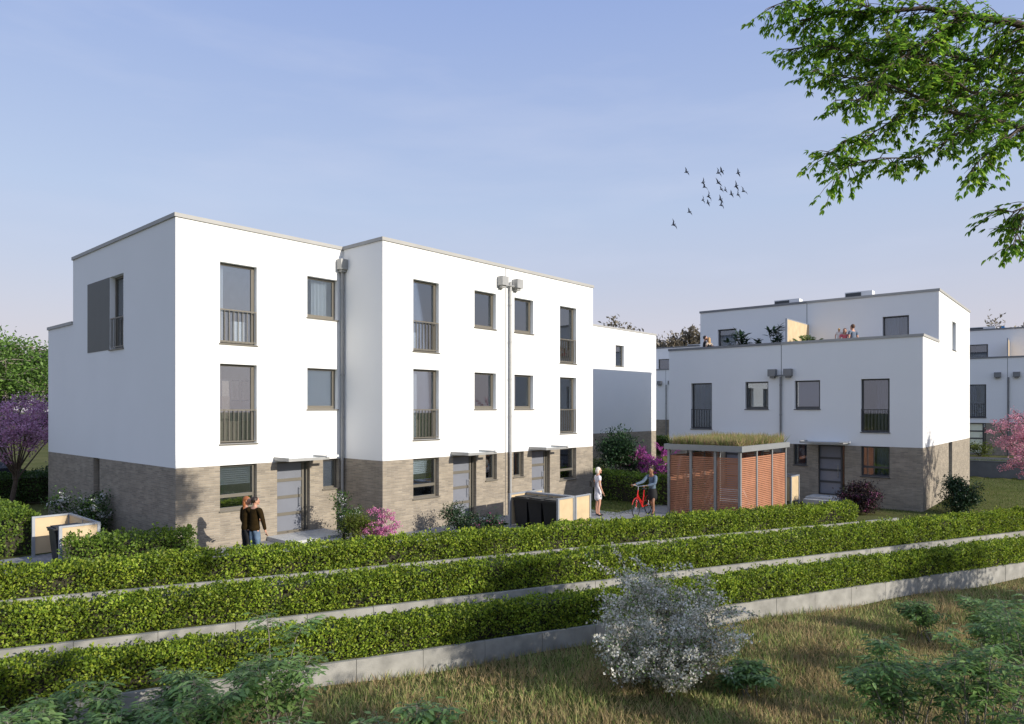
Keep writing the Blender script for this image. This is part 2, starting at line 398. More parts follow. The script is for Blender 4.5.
def draped(name, corners, mat, lift=.006, step=.5, label=None):
    """quad patch laid on the terrain (corners in order)"""
    c = [Vector((*p, 0)) for p in corners]
    n1 = max(2, int((c[1]-c[0]).length/step)); n2 = max(2, int((c[3]-c[0]).length/step))
    V = []; F = []
    for i in range(n1+1):
        for j in range(n2+1):
            s = i/n1; u_ = j/n2
            p = (c[0]*(1-s)+c[1]*s)*(1-u_)+(c[3]*(1-s)+c[2]*s)*u_
            V.append((p.x, p.y, height(p.x, p.y)+lift))
    for i in range(n1):
        for j in range(n2): F.append((i*(n2+1)+j, (i+1)*(n2+1)+j, (i+1)*(n2+1)+j+1, i*(n2+1)+j+1))
    me = bpy.data.meshes.new(name); me.from_pydata(V, [], F); me.materials.append(mat)
    o = bpy.data.objects.new(name, me); COL.objects.link(o); tag(o, kind='structure'); return o
M['pavers'] = brickmat('concrete_pavers', (.30, .30, .31), (.22, .225, .235), (.12, .12, .12), .2, .1, .006, .4, obj=True)
M['asphalt'] = solid('asphalt', (.055, .056, .06), .9, .15, 20, .3, 80)
M['gravel'] = solid('pale_gravel', (.30, .28, .25), .95, .3, 60, .5, 90)
U = Vector((.662, .7496, 0)); Vv = Vector((-.7495, .662, 0))
def bp(o, a, b): return (o[0]+U.x*a+Vv.x*b, o[1]+U.y*a+Vv.y*b)
CA = (-8.89, 18.31); CB = (-3.90, 20.89)
draped("path", [bp(CA, .2, -1.7), bp(CA, 5.4, -3.9), bp(CA, 5.4, -.02), bp(CA, .2, -.02)], M['pavers'])
draped('path', [bp(CA, 5.45, -4.0), bp(CA, 14.0, -6.0), bp(CA, 14.0, -2.05), bp(CA, 5.45, -2.05)], M['pavers'], .010)
draped('path', [bp(CA, 14.05, -7.5), bp(CA, 24, -7.5), bp(CA, 24, -4.7), bp(CA, 14.05, -4.7)], M['pavers'], .010)
draped('road', [(28.6+12*.799, 43.9-12*.601), (28.6-12*.799, 43.9+12*.601), (30.4-12*.799, 46.3+12*.601), (30.4+12*.799, 46.3-12*.601)], M['asphalt'], .012)
draped('pavement', [bp(CA, -13, -1.0), bp(CA, -3.15, -1.0), bp(CA, -3.15, 14), bp(CA, -13, 14)], M['pavers'], .008)
draped('pavement', [bp(CA, -3.14, -.4), bp(CA, -1.3, -.4), bp(CA, -1.3, 3.3), bp(CA, -3.14, 3.3)], M['pavers'], .008)

def concrete_wall(name, lo, hi, d, ztop, zbot, label):
    mb = MB(); x = lo; blk = 1.5; rr = random.Random(3)
    ax = Vector((AV[0], AV[1], 0)); ay = Vector((DV[0], DV[1], 0)); o = Vector((*world_ad(0, d), 0))
    mb.basis(o, ax, ay)
    while x < hi-.05:
        e = min(x+blk, hi); j = rr.uniform(-.004, .004)
        mb.box(x+.006, e-.006, 0+j, .1, zbot, ztop+rr.uniform(-.004, .004)); x = e
    # the dark joint filler, set back behind the faces
    mb.box(lo+.01, hi-.01, .02, .095, zbot, ztop-.02)
    ob = mb.build(name, M['concrete']); tag(ob, label, 'retaining wall', 'retaining walls under the hedges'); return ob
concrete_wall('retaining_wall', -16, A_END, DWALL[0], ZW[0]+.02, ZW[1]-.2, 'highest pale concrete retaining wall, below the hedge nearest the houses')
concrete_wall('retaining_wall', -16, 27, DWALL[1], ZW[1]+.02, ZW[2]-.2, 'middle pale concrete retaining wall between the second and third hedge')
concrete_wall('retaining_wall', -10.6, 27, DWALL[2], ZW[2]+.02, ZM-.4, 'lowest concrete block retaining wall standing in the dry meadow')

# ------------------------------------------------------------------ houses
ZB = 2.575; ZT = 7.13; ZTOP = 9.32
def coping_run(mb, x0, x1, y0, y1, z):
    mb.box(x0, x1, y0, y1, z-.085, z+.02)

def window(parent, o, ax, n, w, h, kind, mats, inside=None, rev=.20):
    """o = lower left corner (outside view) of the opening on the wall face"""
    fm = M[mats]
    # basis: x along wall, y inward
    def B(): return MB(o, ax, -Vector(n))
    fw = .06; y0 = rev-.05; y1 = rev+.03
    f = B()
    f.box(0, fw, y0, y1, 0, h); f.box(w-fw, w, y0, y1, 0, h)
    f.box(fw, w-fw, y0, y1, h-fw, h); f.box(fw, w-fw, y0, y1, 0, fw if kind != 'small' else .11)
    if kind == 'ground': f.box(fw, w-fw, y0, y1, h*.27, h*.27+.09)
    if kind in ('tall', 'small'): f.box(w-fw-.03, w-fw, y0+.012, y1+.01, fw+.04, h-fw)
    win = f.build('window', fm, parent)
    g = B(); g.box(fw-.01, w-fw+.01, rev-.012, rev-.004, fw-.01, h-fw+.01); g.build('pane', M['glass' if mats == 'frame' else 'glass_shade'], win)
    s = B(); s.box(-.03, w+.03, -.04, rev-.05, -.035, -.002); s.build('sill', fm, win)
    if kind == 'tall':
        r = B(); r.box(.0, w, .01, .04, .93, .965); r.box(0, w, .01, .04, .05, .08)
        k = int(w/.125)
        for i in range(k+1):
            x = .015+(w-.03)*i/k; r.box(x-.008, x+.008, .017, .033, .082, .928)
        r.build('railing', fm, win)
    ins = inside or ()
    for it in ins:
        c = B()
        if it[0] in ('curtain', 'curtain_grey'):
            x0, x1 = it[1]*w, it[2]*w; nn = max(8, int((x1-x0)/.03)); P = []
            for i in range(nn+1):
                x = x0+(x1-x0)*i/nn; P.append((x, rev+.16+.03*math.sin(i*1.45)+.01*math.sin(i*.7)))
            for i in range(nn):
                c.face([(P[i][0], P[i][1], .03), (P[i+1][0], P[i+1][1], .03), (P[i+1][0], P[i+1][1], h-.03), (P[i][0], P[i][1], h-.03)])
            c.build('curtain', M[it[0]], win, smooth=True)
        elif it[0] in ('blind', 'blind_grey'):
            z = h-.06
            while z > h*(1-it[1]): c.box(.08, w-.08, rev+.05, rev+.075, z-.045, z); z -= .058
            c.build('blind', M[it[0]], win)
        elif it[0] == 'shade':
            c.box(.06, w-.06, rev+.06, rev+.07, h*(1-it[1]), h-.05); c.build('blind', M[it[2]], win)
        elif it[0] == 'furniture':
            c.box(w*.35, w*1.25, .75, 1.1, 0, .62); c.box(w*.4, w*.62, .8, 1.1, .622, 1.35); c.build('sideboard', M['room_floor'], win)
        elif it[0] == 'cabinet':
            c.box(w*it[1]+.25, w*it[2]+.25, .5, .8, 0, it[3]); c.build('cabinet', M['blind'], win)
        elif it[0] == 'pictures':
            for kx, kc in ((.1, 0), (.38, 1), (.68, 0)):
                c.box(w*kx+.45, w*(kx+.24)+.45, 1.1, 1.12, 1.2, 1.85); c.box(w*kx+.48, w*(kx+.24)+.42, 1.085, 1.099, 1.25, 1.8, 1)
            c.build('picture_frame', [M['frame_dark'], M['beige_cloth']], win)
    return win

def front_door(parent, o, ax, n, w, h, mats, dark=False, rev=.18):
    def B(): return MB(o, ax, -Vector(n))
    f = B(); lw = w*.82; y0 = rev-.05; y1 = rev+.03
    f.box(0, .05, y0, y1, 0, h); f.box(.05, w, y0, y1, h-.06, h); f.box(lw, lw+.07, y0, y1, 0, h-.06); f.box(w-.05, w, y0, y1, 0, h-.06)
    f.box(.05, lw, y0, y1, 0, .05)
    for k in (1, 2, 3): z = .05+(h-.11)*k/4; f.box(.05, lw, y0+.012, y1, z-.045, z+.045)
    d = f.build('door', M[mats], parent)
    for k in range(4):
        z0 = .05+(h-.11)*k/4+(.045 if k else 0); z1 = .05+(h-.11)*(k+1)/4-(.045 if k < 3 else 0)
        b = B(); b.box(.05, lw, rev-.015, rev+.01, z0, z1); b.build('panel', M['doorglass'], d)
    b = B(); b.box(lw+.07, w-.05, rev-.015, rev, .05, h-.06); b.build('side_pane', M['glass'], d)
    b = B(); b.tube((lw-.09, rev-.11, .75), (lw-.09, rev-.11, 1.35), .016); b.tube((lw-.09, rev-.11, .82), (lw-.09, rev-.04, .82), .01); b.tube((lw-.09, rev-.11, 1.28), (lw-.09, rev-.04, 1.28), .01)
    b.build('handle', M['chrome'], d)
    return d

def canopy(parent, x0, x1, z, depth=.95, flip=False):
    mb = MB(); mb.box(x0, x1, -depth, -.01, z, z+.02)
    c = mb.build('canopy', M['canopy_glass'], parent)
    b = MB(); b.box(x0-.03, x0, -depth-.03, -.005, z-.05, z+.05); b.box(x1, x1+.03, -depth-.03, -.005, z-.05, z+.05)
    b.box(x0, x1, -.04, -.005, z-.045, z-.003); b.box(x0, x1, -depth-.03, -depth, z-.05, z+.03)
    b.build('canopy_frame', M['zinc'], c)
    l = MB(); xc = x1-.1 if not flip else x0-.3
    l.box(xc, xc+.42, -depth-.09, -depth-.035, z+.015, z+.08); l.build('lamp', M['lamp'], c)
    return c

def house(label, o, ang, W, D, yb, zt, ztop, ops, exposed='', dz=0, group=None, ax_mats='frame', zb=ZB, cat='house', name='terraced_house', setback_front=False, low=-.5, brick=None, coping_mat='coping'):
    """local frame: x along the facade, y into the house.  yb = where the height changes.
    setback_front: terrace in front (0..yb), tall block behind; else tall block 0..yb and terrace behind."""
    root = empty(name, (o[0], o[1], dz), ang, label, cat, group)
    X = Vector((1, 0, 0)); Yv = Vector((0, 1, 0))
    low0, low1 = (0, yb) if setback_front else (yb, D)
    hi0, hi1 = (yb, D) if setback_front else (0, yb)
    c = .09
    F = [q for q in ops if q[0] == 'F']; F2 = [q for q in ops if q[0] == 'T']; Ls = [q for q in ops if q[0] == 'L']; Rs = [q for q in ops if q[0] == 'R']
    hole = lambda qs: [(q[1], q[2], q[3], q[4]) for q in qs]
    ft = (zt if setback_front else ztop)-c
    wall = MB(); br = MB()
    br.sheet(0, W, low, zb, hole(F)); wall.sheet(0, W, zb, ft, hole(F))
    if setback_front:
        wall.basis((0, yb, 0), X, Yv); wall.sheet(0, W, zt-1.1, ztop-c, hole(F2))
    # back
    for b_, z0, z1 in ((br, low, zb), (wall, zb, (ztop if setback_front else zt)-c)):
        b_.basis((W, D, 0), -X, -Yv); b_.sheet(0, W, z0, z1)
    if not setback_front:
        wall.basis((W, yb, 0), -X, -Yv); wall.sheet(0, W, zt-1.1, ztop-c)
    # sides: right wall viewed from outside has +y to the right; left wall -y
    for side, qs in (('R', Rs), ('L', Ls)):
        if side == 'R': o_, ax_, ay_ = (W, 0, 0), Yv, -X
        else: o_, ax_, ay_ = (0, 0, 0), Yv, X
        for b_, z0, z1, y0, y1 in ((br, low, zb, 0, D), (wall, zb, zt-c, low0, low1), (wall, zb, ztop-c, hi0, hi1)):
            b_.basis(o_, ax_, ay_); b_.sheet(y0, y1, z0, z1, hole(qs))
    wall.build('wall', M['render'], root); br.build('brick_base', brick or M['brick'], root)
    # copings
    cp = MB(); t = .30; ov = .04
    for y0, y1, z in ((low0, low1, zt), (hi0, hi1, ztop)):
        xa = -ov if 'L' in exposed else 0; xb = W+ov if 'R' in exposed else W
        fo = -ov if (y0 == 0 or y0 == hi0) else .0; bo = ov if (y1 == D or y1 == hi1) else 0
        if not (z == zt and y0 != 0): coping_run(cp, xa, xb, y0+fo, y0+t, z)
        if not (z == zt and y1 != D): coping_run(cp, xa, xb, y1-t, y1+bo, z)
        ya = y0+t if not (z == zt and y0 != 0) else y0+.041
        yb2 = y1-t if not (z == zt and y1 != D) else y1-.041
        if 'L' in exposed: coping_run(cp, -ov, t, ya, yb2, z)
        if 'R' in exposed: coping_run(cp, W-t, W+ov, ya, yb2, z)
    cp.build('coping', M[coping_mat], root)
    rf = MB(); rf.box(.02, W-.02, hi0+.02, hi1-.02, ztop-.5, ztop-.3); rf.build('roof', M['roofing'], root)
    tf = MB(); tf.box(.02, W-.02, low0+.02, low1-.02, zt-1.2, zt-1.05); tf.build('terrace_floor', M['step'], root)
    it = MB()
    for z in (.40, 3.10, 5.90):
        if z > 5 and setback_front: it.box(.1, W-.1, max(yb, 0)+.25, D-.25, z-.25, z, 1)
        else: it.box(.1, W-.1, .25, D-.25, z-.25, z, 1)
    it.box(.1, W-.1, .25 if not setback_front else yb+.25, hi1-.3, ztop-.85, ztop-.7)
    yw = yb+3.6 if setback_front else 3.6
    it.box(.1, W-.1, 3.4, 3.5, .4, 2.85); it.box(.1, W-.1, 3.4, 3.5, 3.1, 5.65); it.box(.1, W-.1, yw, yw+.1, 5.9, ztop-.86)
    xm = .5*W
    it.box(xm-.05, xm+.05, .3, 3.39, .4, 2.85); it.box(xm-.05, xm+.05, .3, 3.39, 3.1, 5.65)
    if not setback_front: it.box(xm-.05, xm+.05, .3, 3.59, 5.9, ztop-.86)
    it.build('interior', [M['room'], M['room_floor']], root)
    for q in ops:
        kind = q[5]; a, b, z0, z1 = q[1:5]; ins = q[6] if len(q) > 6 else None
        if q[0] == 'F': O, AX, NN = Vector((a, 0, z0)), X, -Yv
        elif q[0] == 'T': O, AX, NN = Vector((a, yb, z0)), X, -Yv
        elif q[0] == 'R': O, AX, NN = Vector((W, a, z0)), Yv, X
        else: O, AX, NN = Vector((0, b, z0)), -Yv, -X
        if kind == 'door': front_door(root, O, AX, NN, b-a, z1-z0, ax_mats)
        else: window(root, O, AX, NN, b-a, z1-z0, kind, ax_mats, ins)
    return root

def downpipe(root, x, z1, z0=.25, mat='zinc', r=.045):
    b = MB(); b.tube((x, -.09, z0), (x, -.09, z1), r, n=10)
    z = z0+.9
    while z < z1-.3: b.tube((x, -.09, z), (x, -.09, z+.06), r+.010, n=10); z += 1.35
    return b.build('downpipe', M[mat], root)
def hopper(root, x, z, mat='zinc', w=.17):
    b = MB(); b.box(x-w, x+w, -.27, -.005, z-.12, z+.2)
    b.box(x-w*.6, x+w*.6, -.2, -.03, z-.2, z-.12)
    return b.build('hopper', M[mat], root)
def seam(root, x, z0, z1, y=0):
    b = MB(); b.box(x-.012, x+.012, y-.004, y+.02, z0, z1); return b.build('joint', M['frame_dark'], root)

ANG1 = math.atan2(U.y, U.x)
def unit(m, W=5.52, floor2=True, ins=None, gdoor=.43):
    """the standard openings of one house; m mirrors them"""
    ins = ins or {}
    f = (lambda a, b: (W-b, W-a)) if m else (lambda a, b: (a, b))
    L_ = []
    def add(a, b, z0, z1, k, key): L_.append(('F', *f(a, b), z0, z1, k, ins.get(key)))
    add(1.2, 2.29, 3.17, 5.41, 'tall', 't1'); add(3.94, 5.03, 4.14, 5.41, 'small', 's1')
    if floor2: add(1.2, 2.29, 5.98, 8.24, 'tall', 't2'); add(3.94, 5.03, 6.97, 8.24, 'small', 's2')
    add(1.2, 2.29, 1.31, ZB, 'ground', 'g'); add(2.93, 4.03, gdoor, ZB, 'door', 'd'); add(4.5, 5.08, 1.64, ZB, 'narrow', 'n')
    return L_

opsA = unit(False, ins={'t2': [('curtain', .0, .22), ('cabinet', .35, .75, .7)], 's2': [('curtain', .33, .85), ], 't1': [('furniture',), ('pictures',)], 's1': [('shade', .97, 'curtain_grey')], 'g': [('blind_grey', .42)], 'n': [('shade', .97, 'blind_grey')]})
opsA.append(('L', 3.63, 4.74, 5.98, 8.22, 'tall', [('curtain_grey', .3, 1)]))
opsA.append(('L', 5.65, 6.2, .45, ZB, 'narrow', None))
hA = house('three storey white house at the left, grey board on its shaded side wall', CA, ANG1, 5.35, 10.96, 8.2, ZT, ZTOP, opsA, 'L', group='houses of the front row')
canopy(hA, 2.85, 4.15, 2.68, .8)
b = MB(); b.basis((0, 4.76, 5.98), (0, 1, 0), (1, 0, 0)); b.box(0, 1.97, -.012, .05, 0, 2.24); b.build('shutter_board', M['shutter'], hA)
downpipe(hA, 5.15, 8.6); hopper(hA, 5.15, 8.7)

opsB = unit(False, ins={'t2': [('cabinet', 0, .3, .65), ('curtain', .8, 1)], 's2': [('shade', .3, 'curtain_grey'), ('cabinet', .1, .6, .5)], 't1': [('curtain', 0, .42), ('furniture',)], 's1': [('shade', .97, 'curtain_grey')], 'g': [('blind', .4)], 'n': [('shade', .97, 'blind_grey')]}, gdoor=.4)
hB = house('three storey white house in the middle of the front row, pink bush at its corner', CB, ANG1, 5.53, 10.96+2.03, 8.2+2.03, ZT, ZTOP, opsB, 'L', group='houses of the front row')
canopy(hB, 2.85, 4.15, 2.68, .8); hopper(hB, 5.25, 8.67, w=.16)
opsC = unit(True, ins={'t2': [('curtain_grey', 0, .5), ('curtain', .4, .7)], 's2': [('cabinet', 0, .5, .45)], 't1': [('curtain', .3, .6)], 's1': [('shade', .97, 'curtain')], 'g': [('blind', .35)], 'n': [('shade', .97, 'blind_grey')]}, gdoor=.4)
PC = bp(CB, 5.53, 0)
hC = house('three storey white house at the right end of the row, behind the bin shelter', PC, ANG1, 5.50, 10.96+2.03, 8.2+2.03, ZT, ZTOP, opsC, 'R', group='houses of the front row')
canopy(hC, 1.35, 2.65, 2.68, .8)
downpipe(hC, .18, 8.75); hopper(hC, .52, 8.67, w=.16); seam(hC, .0, .3, ZTOP-.1)
b = MB(); b.tube((-.12, -.12, 8.6), (.38, -.12, 8.6), .035); b.build('pipe_branch', M['zinc'], hC)

# the house behind, beyond the end of the front row
WE = 12.0; PE = (10.35-U.x*WE, 49.8-U.y*WE)
opsE = [('F', WE-5.29, WE-4.26, 6.98, 8.37, 'narrow', [('curtain', 0, .7)])]
hE = house('white house behind the end of the front row, one small window high up', PE, ANG1, WE, 10.96, 8.2, ZT, 9.5, opsE, 'LR')

# second building (two houses) on the right
X2 = Vector((.7607, -.6492, 0)); Y2 = Vector((.6492, .7607, 0)); ANG2 = math.atan2(X2.y, X2.x)
D2 = (16.52, 27.86); W2 = 5.62
P2R = (D2[0]-X2.x*W2, D2[1]-X2.y*W2); P2L = (D2[0]-X2.x*2*W2, D2[1]-X2.y*2*W2)
ops2L = unit(False, W2, False, {'t1': [('curtain_grey', 0, .9)], 's1': [('shade', .97, 'blind_grey')], 'g': None, 'n': [('shade', .97, 'blind_grey')]}, .4)
ops2L.append(('T', 1.0, 2.03, 6.08, 8.4, 'tall', [('curtain', .1, .9)]))
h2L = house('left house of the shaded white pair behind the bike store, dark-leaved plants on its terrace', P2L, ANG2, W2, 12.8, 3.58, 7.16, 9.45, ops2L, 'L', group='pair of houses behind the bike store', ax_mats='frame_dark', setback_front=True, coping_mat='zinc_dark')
ops2R = unit(True, W2, False, {'t1': [('curtain_grey', .5, 1)], 's1': [('shade', .97, 'curtain')], 'g': [('curtain', .5, 1), ], 'n': [('shade', .97, 'blind_grey')]}, .4)
ops2R.append(('T', W2-2.25, W2-1.17, 6.08, 8.4, 'tall', [('curtain', .05, .55), ('curtain_grey', .5, 1)]))
ops2R.append(('R', 7.12, 8.2, 7.0, 8.37, 'narrow', None)); ops2R.append(('R', 6.1, 7.1, .34, ZB, 'narrow', None))
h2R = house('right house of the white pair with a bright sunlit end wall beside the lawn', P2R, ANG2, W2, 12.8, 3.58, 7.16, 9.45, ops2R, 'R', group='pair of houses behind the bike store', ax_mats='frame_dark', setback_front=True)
canopy(h2R, 1.15, 2.85, 2.72)
seam(h2R, 0, .0, 7.05); seam(h2R, 0, 7.19, 9.35, 3.58)
downpipe(h2R, .0, 5.6, mat='zinc_dark'); hopper(h2R, .34, 5.75, 'zinc_dark'); hopper(h2L, W2-.36, 5.75, 'zinc_dark')
b = MB(); b.tube((-.32, -.12, 5.66), (.3, -.12, 5.66), .035); b.build('pipe_branch', M['zinc_dark'], h2R)
canopy(h2L, 2.75, 4.35, 2.72, flip=True)

# far row
XR = Vector((.799, -.601, 0)); YR = Vector((.601, .799, 0)); ANGR = math.atan2(XR.y, XR.x)
R0 = (31.99, 48.4); WR = 6.23
desc = ['far white house at the right edge behind the pink blossom tree', 'far white house seen between the sunlit end wall and the pink blossom tree', 'far white house hidden behind the right half of the shaded pair', 'far white house hidden behind the left half of the shaded pair', 'far white house seen in the narrow gap between the front row and the shaded pair', 'far white house at the left end of the distant row behind the sunlit gable']
far = []
for k in range(-1, 5):
    # right edge of unit k at t = -2.13+6.23 k ; left edge further along
    tl = -2.13+WR*(k+1)
    P = (R0[0]-XR.x*tl, R0[1]-XR.y*tl)
    ops = [('F', WR-2.3, WR-1.2, 2.55, 4.85, 'tall', [('curtain_grey', 0, .5)]), ('F', 1.5, 2.6, 3.6, 4.85, 'small', None),
           ('F', WR-2.3, WR-1.22, .05, 2.17, 'door', None), ('T', WR-2.4, WR-1.25, 6.6, 7.9, 'small', [('curtain_grey', .1, .9)])]
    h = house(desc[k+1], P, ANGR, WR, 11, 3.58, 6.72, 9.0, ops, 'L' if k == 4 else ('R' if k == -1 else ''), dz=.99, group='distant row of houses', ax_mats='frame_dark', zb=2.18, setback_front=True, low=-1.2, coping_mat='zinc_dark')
    # cream glazed garden door panels
    for ch in h.children:
        if ch.name.startswith('door'):
            for g in ch.children:
                if g.name.startswith('panel'): g.data.materials[0] = M['doorcream']
    seam(h, 0, 0, 6.6); downpipe(h, .06, 5.3, 0, 'zinc_dark'); hopper(h, .5, 5.45, 'zinc_dark', .2); 
    hp = hopper(h, -.55, 5.45, 'zinc_dark', .2) if k < 4 else None
    far.append(h)
gw = MB((31.99-.601*7.85, 48.4-.799*7.85, 0), XR, YR); gw.box(-16, 14, 0, .12, -.2, .99); gw.box(-16, 14, -.03, .15, .992, 1.05)
tag(gw.build('garden_wall', M['garden_wall']), 'low dark grey garden wall between the lawn and the far row of houses', 'garden wall')
# ------------------------------------------------------------------ doorsteps
def step(P, ang, x0, x1, ztop, depth, label, z0=-.1):
    r = empty('doorstep', (P[0], P[1], 0), ang, label, 'doorstep', 'doorsteps of the houses')
    b = MB(); b.box(x0, x1, -depth, -.01, z0, ztop); b.build('landing', M['step'], r)
    b = MB(); b.box(x0, x1, -depth-.32, -depth-.005, z0, ztop-.1+.02); b.build('tread', M['step'], r)
step(CA, ANG1, 2.6, 4.5, .42, 1.3, 'pale concrete doorstep beside the white-flowering bush, left house')
step(CB, ANG1, 2.7, 4.3, .39, 1.1, 'pale concrete doorstep of the middle house, left of the downpipe')
step(PC, ANG1, 1.3, 2.9, .39, 1.1, 'pale concrete doorstep behind the bin shelter')
step(P2R, ANG2, 1.4, 3.0, .39, 1.1, 'grey doorstep between the bike store and the dark rhododendron')
step(P2L, ANG2, 2.7, 4.3, .39, 1.1, 'grey doorstep hidden behind the bike store')

# ------------------------------------------------------------------ foliage tools
def leaf_mesh(name, P, Dr, Nn, Ls, Ws, mat, parent=None, shape='diamond', curl=.25):
    P = np.asarray(P, float); n = len(P)
    Dr = Dr/np.maximum(np.linalg.norm(Dr, axis=1, keepdims=True), 1e-9)
    S = np.cross(Dr, Nn); S /= np.maximum(np.linalg.norm(S, axis=1, keepdims=True), 1e-9)
    Nn = np.cross(S, Dr)
    Ls = np.asarray(Ls).reshape(-1, 1)*np.ones((n, 1)); Ws = np.asarray(Ws).reshape(-1, 1)*np.ones((n, 1))
    if shape == 'diamond':
        pts = [(0, 0, 0), (.5, .5, curl), (1, 0, 0), (.5, -.5, curl)]; faces = [(0, 1, 2, 3)]
    elif shape == 'tri':
        pts = [(0, .5, 0), (0, -.5, 0), (1, 0, curl)]; faces = [(0, 1, 2)]
    elif shape == 'blade':
        pts = [(0, .5, 0), (0, -.5, 0), (.55, -.35, curl*.3), (.55, .35, curl*.3), (1, 0, curl)]; faces = [(0, 1, 2, 3), (3, 2, 4)]
    else:  # leaf: folded midrib and a drooping tip
        pts = [(0, 0, 0), (.28, .42, .12), (.28, -.42, .12), (.62, .36, .06), (.62, -.36, .06), (1, 0, -.14), (.45, 0, 0)]
        faces = [(0, 6, 1), (0, 2, 6), (1, 6, 3), (2, 4, 6), (3, 6, 5), (4, 5, 6)]
    k = len(pts); V = np.zeros((n, k, 3))
    for i, (l, w_, c) in enumerate(pts): V[:, i] = P + Dr*(Ls*l) + S*(Ws*w_) + Nn*(Ls*c*.5)
    V = V.reshape(-1, 3)
    me = bpy.data.meshes.new(name)
    nf = len(faces); tot = sum(len(f) for f in faces)
    idx = np.concatenate([np.array(f) for f in faces]); loops = (np.arange(n)[:, None]*k+idx[None, :]).reshape(-1)
    lens = np.array([len(f) for f in faces]); starts = np.concatenate([[0], np.cumsum(lens)[:-1]])
    me.vertices.add(n*k); me.vertices.foreach_set('co', V.astype(np.float32).reshape(-1))
    me.loops.add(n*tot); me.loops.foreach_set('vertex_index', loops.astype(np.int32))
    me.polygons.add(n*nf)
    me.polygons.foreach_set('loop_start', (np.arange(n)[:, None]*tot+starts[None, :]).reshape(-1).astype(np.int32))
    try: me.polygons.foreach_set('loop_total', np.tile(lens, n).astype(np.int32))
    except Exception: pass
    me.update(calc_edges=True); me.validate()
    me.materials.append(mat)
    o = bpy.data.objects.new(name, me); COL.objects.link(o)
    if parent: o.parent = parent
    return o
def unit_rand(n):
    v = RNG.normal(size=(n, 3)); return v/np.linalg.norm(v, axis=1, keepdims=True)
def wob(P, s):
    x, y, z = (P*s).T
    return (np.sin(x*1.7+1.3*np.sin(y*1.1))+np.sin(y*2.3+z*1.9+1.1*np.sin(x*.8))+np.sin(z*2.9-x*1.2+y*.6))/3

def hedge(label, p0, p1, z, width, h, per_m2=1500, ls=.055, mat=G_HEDGE, group=None, z1=None, name='hedge', shaggy=.09, cat='hedge'):
    p0 = np.array(p0, float); p1 = np.array(p1, float); ln = np.linalg.norm(p1-p0); ax = (p1-p0)/ln; ay = np.array([-ax[1], ax[0]])
    z1 = z if z1 is None else z1
    root = empty(name, (p0[0], p0[1], z), math.atan2(ax[1], ax[0]), label, cat, group)
    sl = (z1-z)/ln
    pts = []; nor = []
    for area, fn in ((ln*h, 'front'), (ln*h*.5, 'back'), (ln*width, 'top'), (width*h, 'e0'), (width*h, 'e1')):
        n = int(area*per_m2); a = RNG.uniform(0, 1, n); b_ = RNG.uniform(0, 1, n)
        if fn == 'front': q = np.c_[a*ln, np.zeros(n)-width/2, b_*h]; nn = (0, -1, .15)
        elif fn == 'back': q = np.c_[a*ln, np.zeros(n)+width/2, b_*h]; nn = (0, 1, .15)
        elif fn == 'top': q = np.c_[a*ln, (b_-.5)*width, np.zeros(n)+h]; nn = (0, 0, 1)
        elif fn == 'e0': q = np.c_[np.zeros(n), (a-.5)*width, b_*h]; nn = (-1, 0, .1)
        else: q = np.c_[np.zeros(n)+ln, (a-.5)*width, b_*h]; nn = (1, 0, .1)
        pts.append(q); nor.append(np.tile(nn, (n, 1)))
    P = np.concatenate(pts); Nn = np.concatenate(nor).astype(float)
    W_ = wob(P+np.array([p0[0], p0[1], 0]), 5.5)*.5+wob(P+3.1, 13)*.35+wob(P*1.0+9, 1.4)*.35
    off = W_*shaggy*1.3 + RNG.uniform(-1, .35, len(P))*shaggy
    # round the upper edges
    edge = np.clip((np.abs(P[:, 1])/(width/2))**4, 0, 1)*np.clip((P[:, 2]/h-.75)*4, 0, 1)
    P = P+Nn*off[:, None]; P[:, 2] -= edge*.05
    thin = wob(P*np.array([1, .3, 1])+np.array([p0[1]*3, 0, p0[0]]), 2.1)+.6*wob(P+5.7, 6.3); kp = RNG.uniform(0, 1, len(P)) < np.clip(.92+.75*thin, .28, 1)
    P[:, 2] += .045*wob(P*np.array([1, .2, .1])+2.2, 1.1)*np.clip(P[:, 2]/h, 0, 1); P = P[kp]; Nn = Nn[kp]
    # stray shoots above the top
    ns = int(ln*9); sx = RNG.uniform(0, ln, ns); sy = RNG.uniform(-width/2, width/2, ns); SP = []
    for i in range(ns):
        hh = RNG.uniform(.04, .15); k = 7
        for j in range(k): SP.append((sx[i]+RNG.normal(0, .02), sy[i]+RNG.normal(0, .02), h+hh*j/k))
    SP = np.array(SP); P = np.concatenate([P, SP]); Nn = np.concatenate([Nn, np.tile((0, -.3, 1.), (len(SP), 1))])
    P[:, 2] = np.maximum(P[:, 2], .02)+P[:, 0]*sl
    n = len(P)
    Dr = unit_rand(n)+Nn*.55+np.array([0, 0, .25]); No = Nn*.8+unit_rand(n)*.8
    s = RNG.uniform(.7, 1.35, n)*ls
    leaf_mesh('foliage', P, Dr, No, s, s*.62, mat, root)
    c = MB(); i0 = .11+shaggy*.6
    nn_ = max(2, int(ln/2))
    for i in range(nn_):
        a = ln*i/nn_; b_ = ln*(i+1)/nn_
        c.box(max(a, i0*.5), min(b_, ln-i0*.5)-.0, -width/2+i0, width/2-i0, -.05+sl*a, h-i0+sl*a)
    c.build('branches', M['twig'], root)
    return root

